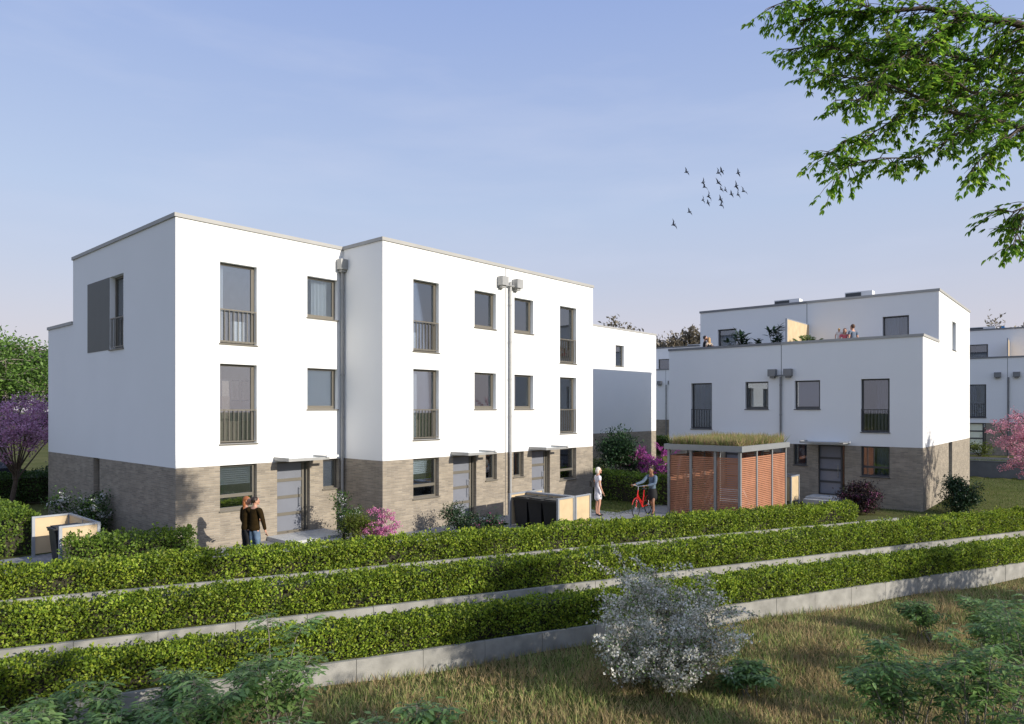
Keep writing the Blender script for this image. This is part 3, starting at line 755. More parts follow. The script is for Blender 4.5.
HG = 'clipped hedges in three rows on the terraces'
def adp(a, d): return tuple(world_ad(a, d))
hw = .56
hedge('highest clipped green hedge, ending left of the dark rhododendron, directly before the houses', adp(-15.5, .12+hw/2+.06), adp(13.3, .12+hw/2+.04), ZW[0], hw, .62, 1750, .064, group=HG)
hedge('middle clipped green hedge running the whole width between two concrete walls', adp(-15.5, -1.026+.12+hw/2+.06), adp(26, -1.026+.12+hw/2+.06), ZW[1], hw, .76, 1750, .064, group=HG)
hedge('lowest clipped green hedge, just above the dry meadow and behind the silvery bush', adp(-14.5, -2.052+.12+hw/2+.06), adp(26, -2.2+.12+hw/2+.06), ZW[2], hw, .77, 1750, .064, group=HG)
# smaller hedges round the houses
hedge('loose low green hedge at the left house corner, beside the left bin shelter', (-10.5, 16.35), (-8.05, 17.35), .15, .7, .98, 1100, .07, G_HEDGE2, shaggy=.16)
hedge('bright green hedge along the paving at the left edge of the photo', (-13.35, 18.75), (-13.35+Vv.x*9, 18.75+Vv.y*9), .2, .9, 1.15, 900, .075, G_HEDGE2)
hedge('dark green far hedge behind the purple tree', (-27, 22.5), (-18.3, 30.8), .3, .9, 1.15, 700, .08, G_MID)
hedge('green garden hedge behind the woman in the white dress and the cyclist', (7.3, 26.9), (7.3+Vv.x*9, 26.9+Vv.y*9), .3, .8, 1.15, 900, .075, G_HEDGE2)
hedge('small hedge in front of the far row beside the sunlit gable', (13.0, 52), (9.0, 55), .7, .8, 1.3, 500, .1, G_MID)

def plant(label, name, loc, height, rad, nleaf, ls, leaf, blossom=None, nblo=0, bs=.04, stems=9, trunk=0.0, cat='shrub', group=None, low=.15, bark='bark', clump=.16, droop=0.0, flat=1.0, shape='diamond', bshell=.75, seed=1, center=None, twigs=5, fcl=None, stem_r=.02):
    """woody plant: stems fork towards many twig ends, leaf clumps sit on the twig ends"""
    rs = np.random.default_rng(seed)
    root = empty(name, loc, 0, label, cat, group)
    cz = (height+trunk)/2+low*.3; hz_ = (height-trunk)/2*(1-low*.3)
    ends = []; sb = MB()
    top = (0, 0, trunk)
    if trunk: 
        pts = [(0, 0, -.1)]; x = y = 0
        for k in range(1, 5): x += rs.normal(0, .03*trunk); y += rs.normal(0, .03*trunk); pts.append((x, y, trunk*k/4))
        sb.path(pts, stem_r*3.2, stem_r*2.2, 8); top = pts[-1]
    for i in range(stems):
        v = rs.normal(size=3); v /= np.linalg.norm(v); v[2] = abs(v[2])*.9-.25 if trunk else v[2]*.85-.1
        rr = rs.uniform(.55, .8)
        e = np.array([v[0]*rad*rr, v[1]*rad*rr, cz+v[2]*hz_*1.25*rr*flat])
        b0 = np.array([top[0]+rs.normal(0, .03), top[1]+rs.normal(0, .03), top[2]*rs.uniform(.75, 1) if trunk else -.05])
        mid = b0*.5+e*.5+rs.normal(0, .06*rad, 3)+np.array([0, 0, .06*height])
        sb.path([tuple(b0), tuple(b0*.55+mid*.45), tuple(mid), tuple(e)], stem_r*1.3 if trunk else stem_r, stem_r*.35, 5)
        for j in range(twigs):
            o_ = mid*(1-(f_ := rs.uniform(.2, 1)))+e*f_
            vv = rs.normal(size=3); vv[2] = vv[2]*.7+.25; vv /= np.linalg.norm(vv)
            t_ = o_+vv*np.array([rad, rad, hz_])*rs.uniform(.22, .5)
            t_[2] = max(t_[2], trunk*.75+.08)
            if trunk == 0 and t_[2] < height*.25: t_[:2] *= .85
            sb.path([tuple(o_), tuple((o_+t_)/2+rs.normal(0, .02, 3)), tuple(t_)], stem_r*.45, stem_r*.18, 4)
            ends.append((o_, t_))
    sb.build('stem', M[bark], root)
    E0 = np.array([e[0] for e in ends]); E1 = np.array([e[1] for e in ends])
    def scatter(n, c, lo):
        k = rs.integers(0, len(ends), n); f = rs.uniform(lo, 1.06, n)[:, None]
        P = E0[k]*(1-f)+E1[k]*f + rs.normal(0, 1, (n, 3))*c*np.array([1, 1, .75])
        P[:, 2] = np.maximum(P[:, 2]-droop*rs.uniform(0, 1, n), .03)
        Dd = (E1[k]-E0[k]); Dd /= np.linalg.norm(Dd, axis=1, keepdims=True)
        return P, Dd
    if nleaf:
        P, Dd = scatter(nleaf, clump, .1)
        v = rs.normal(size=(nleaf, 3)); s = rs.uniform(.7, 1.3, nleaf)*ls
        leaf_mesh('foliage', P, Dd*.6+v*.7+np.array([0, 0, -.1]), rs.normal(size=(nleaf, 3))*.7+np.array([0, 0, 1]), s, s*.5, leaf, root, shape)
    if nblo:
        c = clump*.55 if fcl is None else fcl
        P, Dd = scatter(nblo, c, bshell*.5)
        v = rs.normal(size=(nblo, 3)); s = rs.uniform(.7, 1.3, nblo)*bs
        leaf_mesh('blossom', P, v+Dd*.3, rs.normal(size=(nblo, 3)), s, s*.8, blossom, root)
    return root
def gz(x, y): return height(x, y)
def pl(px, Y, dz=0): x = (px-512)/FPX*Y; return (x, Y, gz(x, Y)+dz)

# shrubs by the houses
plant('white-flowering lilac bush by the shaded brick wall, behind the left bin shelter', 'lilac_bush', (-13.1, 20.9, .2), 1.9, 1.0, 5000, .085, G_MID, F_WHITE, 2000, .06, seed=2, fcl=.05, cat='bush')
plant('white-flowering bush beside the left front door', 'flowering_bush', (-4.95, 20.3, .3), 1.5, .6, 3200, .075, G_MID, F_WHITE, 800, .05, seed=3, fcl=.05, cat='bush', clump=.12)
plant('yellow-green low bush between the white-flowering bush and the pink one', 'bush', (-4.4, 19.6, .3), 1.0, .48, 2600, .06, G_YEL, seed=4, clump=.11)
plant('bright pink redbud shrub before the middle house corner', 'redbud_shrub', (-3.85, 19.9, .25), 1.3, .75, 60, .05, G_MID, F_PINK, 2600, .042, seed=5, stems=12, twigs=7, fcl=.03, clump=.05, stem_r=.012, cat='bush')
plant('grey-green bush left of the middle front door', 'bush', (-1.55, 21.4, .3), 1.15, .62, 2600, .07, G_DARK, seed=6, clump=.12)
plant('low rhododendron with mauve flowers left of the bin shelter', 'rhododendron', (-.85, 21.1, .25), .85, .68, 2600, .075, G_DARK, F_RHODO, 380, .06, seed=7, clump=.11, fcl=.05, cat='bush')
plant('tall dark green bush against the shaded brick wall behind the white-dressed woman', 'tall_bush', (4.85, 31.0, .3), 3.2, 1.1, 7000, .12, G_DARK, seed=8, clump=.2, trunk=.3)
plant('yellow-green bush beside the right house end', 'bush', (4.1, 32.2, .3), 1.9, .9, 3000, .09, G_YEL, seed=9)
plant('yellow-green bush under the purple redbud', 'bush', (6.6, 31.4, .3), 1.5, 1.0, 3000, .09, G_MID, seed=19)
plant('purple redbud shrub behind the cyclist', 'redbud_shrub', (6.3, 30.4, .3), 3.0, 1.5, 100, .06, G_MID, F_MAGENTA, 7500, .06, seed=10, stems=16, twigs=8, fcl=.045, clump=.05, stem_r=.018, cat='bush')
plant('dark rhododendron with crimson flowers below the right house window', 'rhododendron', (13.95, 27.3, .1), 1.4, .9, 7000, .085, G_PURP, F_RHODO, 1100, .06, seed=11, clump=.15, fcl=.05, cat='bush')
plant('small dark-leaved tree on the lawn beside the sunlit end wall', 'small_tree', (17.6, 27.2, gz(17.6, 27.2)), 1.8, .78, 7000, .085, G_DARK, F_GREYWHITE, 150, .05, seed=12, trunk=0, clump=.15, fcl=.04, cat='tree')
plant('pink blossom tree at the right edge', 'blossom_tree', (20.6, 26.2, gz(20.6, 26.2)), 6.9, 2.75, 500, .06, G_MID, F_ROSE, 17000, .055, seed=13, stems=16, twigs=10, trunk=1.3, fcl=.07, clump=.09, stem_r=.03, cat='tree')
plant('small green bush beside the far house door', 'bush', (31.4, 46.6, .95), 1.0, .8, 900, .12, G_YEL, seed=14)
plant('small yellow-green bush at the foot of the far house wall', 'bush', (35.0, 44.0, .95), 1.3, .9, 900, .12, G_YEL, seed=15)
# trees on the left
plant('purple-blossomed redbud tree on the lawn at the left edge', 'redbud_tree', (-19.9, 27.6, .2), 5.2, 2.9, 500, .08, G_MID, F_PURPLE, 13000, .075, seed=16, stems=16, twigs=10, trunk=1.5, fcl=.1, clump=.1, stem_r=.032, cat='tree')
plant('light green leafy tree rising above the purple redbud', 'leafy_tree', (-27.0, 37, .3), 9.3, 4.1, 12000, .21, G_LIGHT, seed=17, stems=20, twigs=9, trunk=1.9, clump=.34, stem_r=.07, cat='tree', bark='bark_grey')
plant('green tree farther left behind the light one', 'leafy_tree', (-32, 40, .3), 6.8, 3.6, 9000, .2, G_MID, seed=18, stems=16, twigs=9, trunk=1.5, clump=.36, stem_r=.07, cat='tree', bark='bark_grey')
plant('dark shrub beside the parked car at the left edge', 'bush', (-20.4, 31.5, .3), 1.7, 1.6, 3000, .12, G_DARK, seed=20)

# distant brownish trees over the roofs
FT = [((13.5, 88), 17.0, 4.5, 'distant brown tree standing just behind the sunlit gable'), ((18.6, 92), 16.2, 4.0, 'distant brown tree in the middle of the gap over the far roof'), ((22.6, 88), 17.8, 3.6, 'distant brown tree beside the upper storey of the shaded pair'), ((68, 92), 17.6, 5.5, 'distant olive tree over the far roof at the right edge'), ((-66, 84), 14.0, 7, 'distant brown tree behind the green tree at the left edge'), ((-56, 86), 12.6, 6, 'distant brown tree between the green tree and the left house')]
for i, ((x, y), hgt, rad, lab) in enumerate(FT):
    plant(lab, 'distant_tree', (x, y, .3), hgt, rad, 11000, .55, G_FAR, seed=30+i, stems=16, twigs=7, trunk=2.5, clump=.55, stem_r=.1, cat='tree', group='distant trees')

# silvery shrub in the meadow
plant('large silvery white-blossomed bush in the dry meadow before the lowest wall', 'silver_bush', (3.2, 15.0, gz(3.2, 15.0)), 2.95, 2.0, 6500, .06, G_ELDER, F_GREYWHITE, 24000, .055, seed=21, stems=36, twigs=13, fcl=.055, clump=.08, stem_r=.014, cat='bush', low=-.2)

# ------------------------------------------------------------------ meadow, lawn and roof grass
def grass(name, P, Lh, Wd, mat, lean=.35, kind='stuff', curl=.5):
    n = len(P); Dr = RNG.normal(0, lean, (n, 3)); Dr[:, 2] = 1
    return tag(leaf_mesh(name, P, Dr, unit_rand(n), Lh, Wd, mat, None, 'blade', curl), kind=kind)
pts = []
n = 190000
Y = 11.6+RNG.beta(1.1, 1.5, n)*13.5; X = (RNG.uniform(-.78, .84, n))*Y
den = wob(np.c_[X, Y, X*0], .9)*.5+wob(np.c_[X, Y, X*0], 2.7)*.5
keep = []
for x, y, q in zip(X, Y, den):
    d = -.405*x+.914*(y-18.77)
    if d < -2.12 and q+RNG.uniform(-.9, .5) > -.75: keep.append((x, y, h_meadow(x, y, d)-.02))
keep = np.array(keep)
# tuft the blades together a little
tuft = np.round(keep[:, :2]*5)/5+.1*np.sin(np.round(keep[:, :2]*5)*12.9); f_ = RNG.uniform(0, .75, (len(keep), 1)); keep[:, :2] = keep[:, :2]*(1-f_)+tuft*f_
hh = RNG.uniform(.08, .27, len(keep))*(1+.35*wob(keep, 1.2))
sel = wob(keep*np.array([1, 1, 0])+4.4, 1.5)+.5*wob(keep*np.array([1, 1, 0]), 4.2)+RNG.normal(0, .6, len(keep)) > .28
grass('meadow_grass', keep[sel], hh[sel], .02, G_GRASS, .38); grass('dry_meadow_grass', keep[~sel], hh[~sel]*.95, .016, G_DRY, .45)
n = 45000; X = RNG.uniform(15, 32, n); Yy = RNG.uniform(24, 46, n); K = []
for x, y in zip(X, Yy):
    a, d = ad(x, y); px = 512+FPX*x/y
    if d > -.3 and px > 850 and px < 1040 and 57.9-(x*.601+y*.799) > 4.5 and not (0 < (Vector((x-D2[0], y-D2[1], 0)).dot(Y2)) < 12.9 and Vector((x-D2[0], y-D2[1], 0)).dot(X2) < .05): K.append((x, y, height(x, y)-.01))
grass('lawn', np.array(K), RNG.uniform(.04, .09, len(K)), .02, G_LAWN, .6)
n = 9000; K = []
for _ in range(n):
    t1, t2 = RNG.uniform(-4, 5), RNG.uniform(1.0, 8.5); p = bp((3.4, 29.16), t1+1, -t2*0.5+1.2)
    K.append((p[0], p[1], height(*p)-.01))
grass('garden_lawn', np.array(K), RNG.uniform(.04, .08, len(K)), .02, G_LAWN, .6)

# ------------------------------------------------------------------ bike store with green roof
KP = Vector((7.79, 23.62, 0)); KW, KD = 4.3, 2.78; KT = 2.87
cs = empty('bike_store', (KP.x, KP.y, .28), ANG1, 'slatted timber bike store with grey posts and a grass roof', 'bike store')
zt_ = KT-.28
b = MB(); ps = .09
posts = [(0, 0), (KW-ps, 0), (0, KD-ps), (KW-ps, KD-ps)]
for k in (1, 2): posts += [(KW*k/3-ps/2, 0), (0, KD*k/3-ps/2), (KW*k/3-ps/2, KD-ps), (KW-ps, KD*k/3-ps/2)]
for (x, y) in posts:
    pb = MB(); pb.box(x, x+ps, y, y+ps, 0, zt_-.2); pb.build('post', M['carport_metal'], cs)
b = MB(); ov = .09
b.box(-ov, KW+ov, -ov, 0-.001, zt_-.2, zt_); b.box(-ov, KW+ov, KD+.001, KD+ov, zt_-.2, zt_); b.box(-ov, -.001, 0, KD, zt_-.2, zt_); b.box(KW+.001, KW+ov, 0, KD, zt_-.2, zt_)
b.build('fascia', M['carport_metal'], cs)
b = MB(); b.box(.002, KW-.002, .002, KD-.002, zt_-.195, zt_-.05); b.build('roof', M['soil'], cs)
def slats(mb, a0, a1, along, fixed):
    z = .08
    while z < zt_-.42:
        if along == 'x': mb.box(a0, a1, fixed, fixed+.022, z, z+.05)
        else: mb.box(fixed, fixed+.022, a0, a1, z, z+.05)
        z += .068
for k in range(3):
    s_ = MB(); slats(s_, KW*k/3+(ps if k == 0 else ps/2), KW*(k+1)/3-(ps if k == 2 else ps/2), 'x', .035); s_.build('slat_panel', M['wood_slat'], cs)
    s_ = MB(); slats(s_, KW*k/3+(ps if k == 0 else ps/2), KW*(k+1)/3-(ps if k == 2 else ps/2), 'x', KD-.06); s_.build('slat_panel', M['wood_slat'], cs)
    s_ = MB(); slats(s_, KD*k/3+(ps if k == 0 else ps/2), KD*(k+1)/3-(ps if k == 2 else ps/2), 'y', .035); s_.build('slat_panel', M['wood_slat'], cs)
    if k < 2:
        s_ = MB(); slats(s_, KD*k/3+(ps if k == 0 else ps/2), KD*(k+1)/3-ps/2, 'y', KW-.06); s_.build('slat_panel', M['wood_slat'], cs)
n = 14000; P = np.c_[RNG.uniform(.05, KW-.05, n), RNG.uniform(.05, KD-.05, n), np.full(n, zt_-.05)]
Dr = RNG.normal(0, .3, (n, 3)); Dr[:, 2] = 1
hg = RNG.uniform(.16, .42, n)*(1+.3*wob(P, 3))
ob = leaf_mesh('roof_grass', P, Dr, unit_rand(n), hg, .02, G_SEDUM, cs, 'blade', .4); ob['kind'] = 'stuff'

# ------------------------------------------------------------------ bins and shelters
def wheelie_bin(loc, rz, label, scale=1, group=None):
    r = empty('wheelie_bin', loc, rz, label, 'bin', group)
    mb = MB(); w0, w1, d0, d1 = .23, .28, .27, .35; h = .93*scale
    c = [(-w0,-d0,.06),(w0,-d0,.06),(w0,d0,.06),(-w0,d0,.06),(-w1,-d1,h),(w1,-d1,h),(w1,d1,h),(-w1,d1,h)]
    for q in ((0,1,5,4),(2,3,7,6),(1,2,6,5),(3,0,4,7),(3,2,1,0)): mb.face([c[j] for j in q])
    mb.box(-w1-.02, w1+.02, -d1-.02, d1+.02, h-.06, h-.002)
    mb.build('body', M['bin'], r)
    l = MB(); l.box(-w1-.02, w1+.02, -d1-.04, d1+.04, h, h+.035); l.box(-w1+.04, w1-.04, -d1+.03, d1-.05, h+.036, h+.065); l.build('lid', M['bin'], r)
    a = MB(); a.tube((-w1+.02, d1+.06, h-.02), (w1-.02, d1+.06, h-.02), .016); a.build('handle', M['bin'], r)
    for s in (-1, 1):
        wv = MB(); wv.tube((s*.2, .27, .1), (s*.26, .27, .1), .1, n=14); wv.build('wheel', M['rubber'], r)
    return r
def bin_shelter(o, ang, Lx, Ly, h, z, label, opening='x0'):
    """local x = depth of the shelter (panels at y=0 and y=-Ly), back panel at x=Lx"""
    r = empty('bin_shelter', (o[0], o[1], z), ang, label, 'bin shelter', 'bin shelters')
    p = .07
    ys = [(-p, 0), (-Ly, -Ly+p)]
    for y0, y1 in ys:
        for x0 in (0, Lx-p):
            b = MB(); b.box(x0, x0+p, y0, y1, -.1, h); b.build('post', M['post'], r)
        b = MB(); b.box(p+.002, Lx-p-.002, y0+.02, y1-.02, .06, h-.05); b.build('panel', M['ply'], r)
        b = MB(); b.box(p, Lx-p, y0, y1, h-.048, h-.002); b.build('top_rail', M['post'], r)
    n_ = max(1, round(Ly/1.1)); seg = (Ly-2*p)/n_
    for k in range(n_):
        ya = -Ly+p+seg*k
        b = MB(); b.box(Lx-p+.02, Lx-.02, ya+.02, ya+seg-.02, .06, h-.05); b.build('panel', M['ply'], r)
        b = MB(); b.box(Lx-p, Lx, ya+.001, ya+seg-.001, h-.048, h-.002); b.build('top_rail', M['post'], r)
        if k: b = MB(); b.box(Lx-p+.005, Lx-.005, ya-.018, ya+.018, -.1, h-.05); b.build('post', M['post'], r)
    return r
ZS = .3
S1 = (-.115, 22.7); bin_shelter(S1, ANG1, .86, 2.05, 1.08, ZS, 'pale plywood bin shelter with three black bins before the right house of the front row')
S2 = (S1[0]+U.x*(.9+.86), S1[1]+U.y*(.9+.86)); r = bin_shelter((S2[0]-Vv.x*2.05+.0, S2[1]-Vv.y*2.05), ANG1+math.pi, .86, 2.05, 1.08, ZS, 'pale plywood bin shelter nearest the woman in the white dress, its back to the first')
for k in range(3):
    yy = .42+.6*k
    p = (S1[0]+U.x*.44-Vv.x*yy, S1[1]+U.y*.44-Vv.y*yy)
    wheelie_bin((p[0], p[1], ZS), ANG1-math.pi/2, ['leftmost of the three black bins in the plywood shelter', 'middle one of the three black bins in the plywood shelter', 'rightmost of the three black bins in the plywood shelter, beside its front panel'][k], group='black bins in the middle shelter')
S3 = (-12.9, 18.6); bin_shelter(S3, ANG1, .92, 2.35, 1.07, .19, 'pale plywood bin shelter with one black bin at the left edge of the photo')
p = (S3[0]+U.x*.42-Vv.x*1.5, S3[1]+U.y*.42-Vv.y*1.5); wheelie_bin((p[0], p[1], .17), ANG1-math.pi/2, 'single black bin in the shelter at the left edge', .98)
p4 = (P2R[0]+X2.x*.15-Y2.x*1.2, P2R[1]+X2.y*.15-Y2.y*1.2)
p4 = tuple(at(787.5, 480, 29.6).xy); bin_shelter((p4[0]-X2.x*.3, p4[1]-X2.y*.3), ANG2, .8, 1.0, 1.1, .28, 'small plywood bin shelter between the bike store and the grey front door')
wheelie_bin((p4[0]+X2.x*.02-Y2.x*.55, p4[1]+X2.y*.02-Y2.y*.55, .28), ANG2-math.pi/2, 'black bin in the small shelter behind the bike store', .95)

# ------------------------------------------------------------------ roof and terrace things on the second building
def L2(x, y, z): return (P2L[0]+X2.x*x+Y2.x*y, P2L[1]+X2.y*x+Y2.y*y, z)
def ac(loc, rz, label, w=1.25, h=.42):
    r = empty('rooftop_unit', loc, rz, label, 'rooftop unit', 'rooftop ventilation units')
    b = MB(); b.box(0, w, 0, .5, 0, h); b.build('casing', M['acwhite'], r)
    b = MB(); b.box(.04, w*.6, -.025, -.002, .04, h-.05); b.build('grille', M['grille'], r)
    return r
ac(L2(2*W2-7.34, 3.9, 9.28), ANG2, 'white rooftop unit left of the joint on the shaded pair'); ac(L2(2*W2-3.96, 3.9, 9.28), ANG2, 'white rooftop unit right of the joint on the shaded pair', 1.2, .46)
def LR(t, y, z): return (R0[0]-XR.x*t+YR.x*y, R0[1]-XR.y*t+YR.y*y, z)
ac(LR(.6, 4.4, 9.8), ANGR, 'white rooftop unit on the far row beside the sunlit end wall', 1.9, .45)
b = MB(); b.box(0, .4, 0, .4, 0, .3); b.box(.1, .3, .1, .3, .3, .42); o = b.build('roof_box', M['blue']); o.location = LR(-1.55, 4.4, 9.8); o.rotation_euler = (0, 0, ANGR); tag(o, 'small blue box on the far roof', 'roof box')
ac(LR(22.6, 4.4, 9.8), ANGR, 'low pale rooftop unit on the far row beside the brown trees', 1.9, .4)
def divider(loc, rz, L_, h, label):
    r = empty('privacy_screen', loc, rz, label, 'privacy screen', 'terrace privacy screens')
    b = MB(); b.box(-.03, .03, .03, L_, .0, h-.04); b.build('panel', M['ply'], r)
    b = MB(); b.box(-.04, .04, -.03, .028, 0, h); b.build('post', M['post'], r)
    b = MB(); b.box(-.035, .035, .028, L_, h-.038, h); b.build('top_rail', M['post'], r)
divider(L2(W2+.1, .38, 6.09), ANG2, 3.1, 2.2, 'pale wooden privacy screen on the roof terrace of the shaded pair')
divider(LR(-2.13, .4, 6.7), ANGR, 3.1, 2.3, 'pale wooden privacy screen on the far terrace at the right edge')
def pot_plant(loc, kind, h, label, seed):
    rs = np.random.default_rng(seed)
    r = empty('potted_plant', loc, 0, label, 'potted plant')
    b = MB(); b.tube((0, 0, 0), (0, 0, .42), .17, .24, 14); b.build('pot', M['pot'], r)
    P = []; Dd = []
    if kind == 'palm':
        b = MB(); b.tube((0, 0, .42), (0, 0, .75), .05, .04); b.build('stem', M['bark'], r)
        for k in range(26):
            an = rs.uniform(0, 6.28); el = rs.uniform(.2, 1.4); ln = rs.uniform(.45, .7)*(h-.6)
            for j in range(16):
                t = j/15; hd = math.cos(el)*ln*t; zz = .75+math.sin(el)*ln*t-.35*ln*t*t*math.cos(el)
                for s in (-1, 1):
                    P.append((math.cos(an)*hd, math.sin(an)*hd, zz)); Dd.append((math.cos(an+s*.6), math.sin(an+s*.6), .1))
        leaf_mesh('foliage', np.array(P), np.array(Dd), unit_rand(len(P)), .2, .055, G_PALM, r)
    else:
        b = MB(); ends = []
        for k in range(14):
            e = np.array([rs.normal(0, .28), rs.normal(0, .28), rs.uniform(.8, h)]); b.path([(0, 0, .4), tuple(e*.5+np.array([0, 0, .2])), tuple(e)], .018, .008, 5)
            for j in range(16): P.append(tuple(e-np.array([0, 0, rs.uniform(0, .35)]))); v = rs.normal(size=3); v[2] = abs(v[2])*.4; Dd.append(tuple(v))
        b.build('stem', M['bark'], r)
        P = np.array(P); leaf_mesh('foliage', P, np.array(Dd), np.tile((0, 0, 1.), (len(P), 1))+unit_rand(len(P))*.3, .34, .15, G_DARK, r, 'leaf')
    return r
pot_plant(L2(3.3, 1.0, 6.1), 'broad', 1.75, 'potted plant with broad dark leaves nearer the couple on the roof terrace', 1)
pot_plant(L2(4.95, 1.0, 6.1), 'broad', 2.0, 'tall potted plant left of the wooden privacy screen', 2)
pot_plant(L2(6.5, 1.0, 6.1), 'palm', 2.0, 'potted palm right of the wooden privacy screen', 3)

# ------------------------------------------------------------------ people
def skin_obj(name, J, E, mat, parent, root, sub=2, extra=None):
    """J name->(pos, radius[, radius2]); E edges; grows one smooth surface with the Skin modifier"""
    names = list(J); idx = {k: i for i, k in enumerate(names)}
    me = bpy.data.meshes.new(name); me.from_pydata([tuple(J[k][0]) for k in names], [(idx[a], idx[b]) for a, b in E], [])
    o = bpy.data.objects.new(name, me); COL.objects.link(o)
    md = o.modifiers.new('s', 'SKIN'); md.use_smooth_shade = True; md.branch_smoothing = .6
    for k in names:
        r = J[k][1]; r2 = J[k][2] if len(J[k]) > 2 else r
        me.skin_vertices[0].data[idx[k]].radius = (r, r2); me.skin_vertices[0].data[idx[k]].use_root = (k == root)
    ss = o.modifiers.new('ss', 'SUBSURF'); ss.levels = sub
    dg = bpy.context.evaluated_depsgraph_get(); dg.update()
    m2 = bpy.data.meshes.new_from_object(o.evaluated_get(dg)); m2.materials.clear()
    o.modifiers.clear(); o.data = m2; bpy.data.meshes.remove(me)
    mats = mat if isinstance(mat, list) else [mat]
    for q in mats: m2.materials.append(q)
    if extra:
        bm = bmesh.new(); bm.from_mesh(m2); extra(bm); bm.to_mesh(m2); bm.free()
    m2.polygons.foreach_set('use_smooth', [True]*len(m2.polygons))
    if parent: o.parent = parent
    return o

def person(label, loc, heading, H=1.75, skin='skin', top=('olive', 'long'), bottom=('jeans', 'long'), hair=('hair_brown', 'short'), arms=None, legs=None, lean=0, turn=0, female=False, dress=None, shoes='black_cloth', name='person'):
    """local frame: faces +y.  arms: {'L':(elbow,hand),'R':...} legs: {'L':(knee,ankle)}"""
    s = H/1.75
    root = empty(name, loc, heading, label, 'person')
    sh = .165 if female else .19
    A = {'L': ((-.25, -.02, 1.13), (-.26, .05, .88)), 'R': ((.25, -.02, 1.13), (.26, .05, .88))}
    A.update(arms or {})
    G_ = {'L': ((-.10, .02, .48), (-.10, -.02, .09)), 'R': ((.10, .02, .48), (.10, -.02, .09))}
    G_.update(legs or {})
    V = lambda p: Vector(p)*s
    def ln(p): return Vector((p[0], p[1]+lean*(p[2]-.9), p[2]))*s
    J = {'pelvis': (ln((0, 0, .95)), .115*s, .10*s), 'waist': (ln((0, .0, 1.10)), (.115 if female else .135)*s, .095*s), 'chest': (ln((0, 0, 1.30)), (.135 if female else .16)*s, .105*s),
         'neckb': (ln((0, 0, 1.44)), .07*s, .065*s), 'neck': (ln((0, .01, 1.51)), .05*s), 'h0': (ln((0, .025, 1.57)), .065*s, .075*s), 'h1': (ln((0, .02, 1.64)), .078*s, .094*s), 'h2': (ln((0, .015, 1.70)), .055*s, .066*s)}
    E = [('pelvis', 'waist'), ('waist', 'chest'), ('chest', 'neckb'), ('neckb', 'neck'), ('neck', 'h0'), ('h0', 'h1'), ('h1', 'h2')]
    hands = {}
    for S_, sx in (('L', -1), ('R', 1)):
        el, ha = A[S_]; shp = (sx*sh, 0, 1.41)
        J['sh'+S_] = (ln(shp), .058*s); J['el'+S_] = (ln(el), .041*s); J['wr'+S_] = (ln(ha), .026*s)
        d = (Vector(ha)-Vector(el)).normalized(); pm = Vector(ha)+d*.07
        J['pa'+S_] = (ln(pm), .036*s, .02*s)
        E += [('neckb', 'sh'+S_), ('sh'+S_, 'el'+S_), ('el'+S_, 'wr'+S_), ('wr'+S_, 'pa'+S_)]
        hands[S_] = (pm, d, sx)
        kn, an = G_[S_]
        J['hip'+S_] = (V((sx*.08, 0, .88)), .07*s); J['kn'+S_] = (V(kn), .058*s); J['cf'+S_] = (V(Vector(kn)*.6+Vector(an)*.4+Vector((0, -.02, 0))), .052*s); J['an'+S_] = (V(an), .036*s)
        J['to'+S_] = (V((an[0], an[1]+.15, max(.03, an[2]-.055))), .03*s)
        E += [('pelvis', 'hip'+S_), ('hip'+S_, 'kn'+S_), ('kn'+S_, 'cf'+S_), ('cf'+S_, 'an'+S_), ('an'+S_, 'to'+S_)]
    hc = ln((0, .02, 1.625))
    ct = math.cos(turn); st = math.sin(turn)
    def rt(v): return Vector((v[0]*ct-v[1]*st, v[0]*st+v[1]*ct, v[2]))*s
    def extra(bm):
        def blob(c, r, sc, mi, rot=None):
            ret = bmesh.ops.create_icosphere(bm, subdivisions=2, radius=1)
            for v in ret['verts']:
                v.co = Vector((v.co.x*sc[0]*r, v.co.y*sc[1]*r, v.co.z*sc[2]*r))
                v.co = rt(v.co/s if False else v.co)/1.0 if False else Vector((v.co.x*ct-v.co.y*st, v.co.x*st+v.co.y*ct, v.co.z))*s
                v.co += c
            for f in {f for v in ret['verts'] for f in v.link_faces}: f.material_index = mi
        blob(hc+rt((0, .012, 0)), .1, (.78, .95, 1.12), 0)
        blob(hc+rt((0, .108, -.012)), .017, (.8, 1.1, 1.5), 0)
        blob(hc+rt((0, .085, -.085)), .035, (1, .8, .7), 0)
        for q in (-1, 1):
            blob(hc+rt((q*.031, .092, .018)), .011, (1.2, .7, .7), 1)
            blob(hc+rt((q*.079, .0, -.005)), .026, (.4, .7, 1.1), 0)
        blob(hc+rt((0, .1, -.052)), .02, (1.2, .4, .35), 2)
        for S_, (pm, d, sx) in hands.items():
            side = d.cross(Vector((0, 1, .001))).normalized(); up = side.cross(d).normalized()
            for k, L_ in enumerate((.065, .078, .082, .075)):
                b0 = pm+d*.025+side*(.013*(k-1.5)*1.5); b1 = b0+d*L_*.55+up*.006; b2 = b1+d*L_*.4+up*.022
                for (c0, c1, r0, r1) in ((b0, b1, .0085, .008), (b1, b2, .008, .006)):
                    seg(bm, ln(c0), ln(c1), r0*s, r1*s)
            t0 = pm-d*.02+up*.012-side*.02*sx; t1 = t0+d*.035+up*.03; seg(bm, ln(t0), ln(t1), .010*s, .008*s); seg(bm, ln(t1), ln(t1+d*.03+up*.004), .008*s, .006*s)
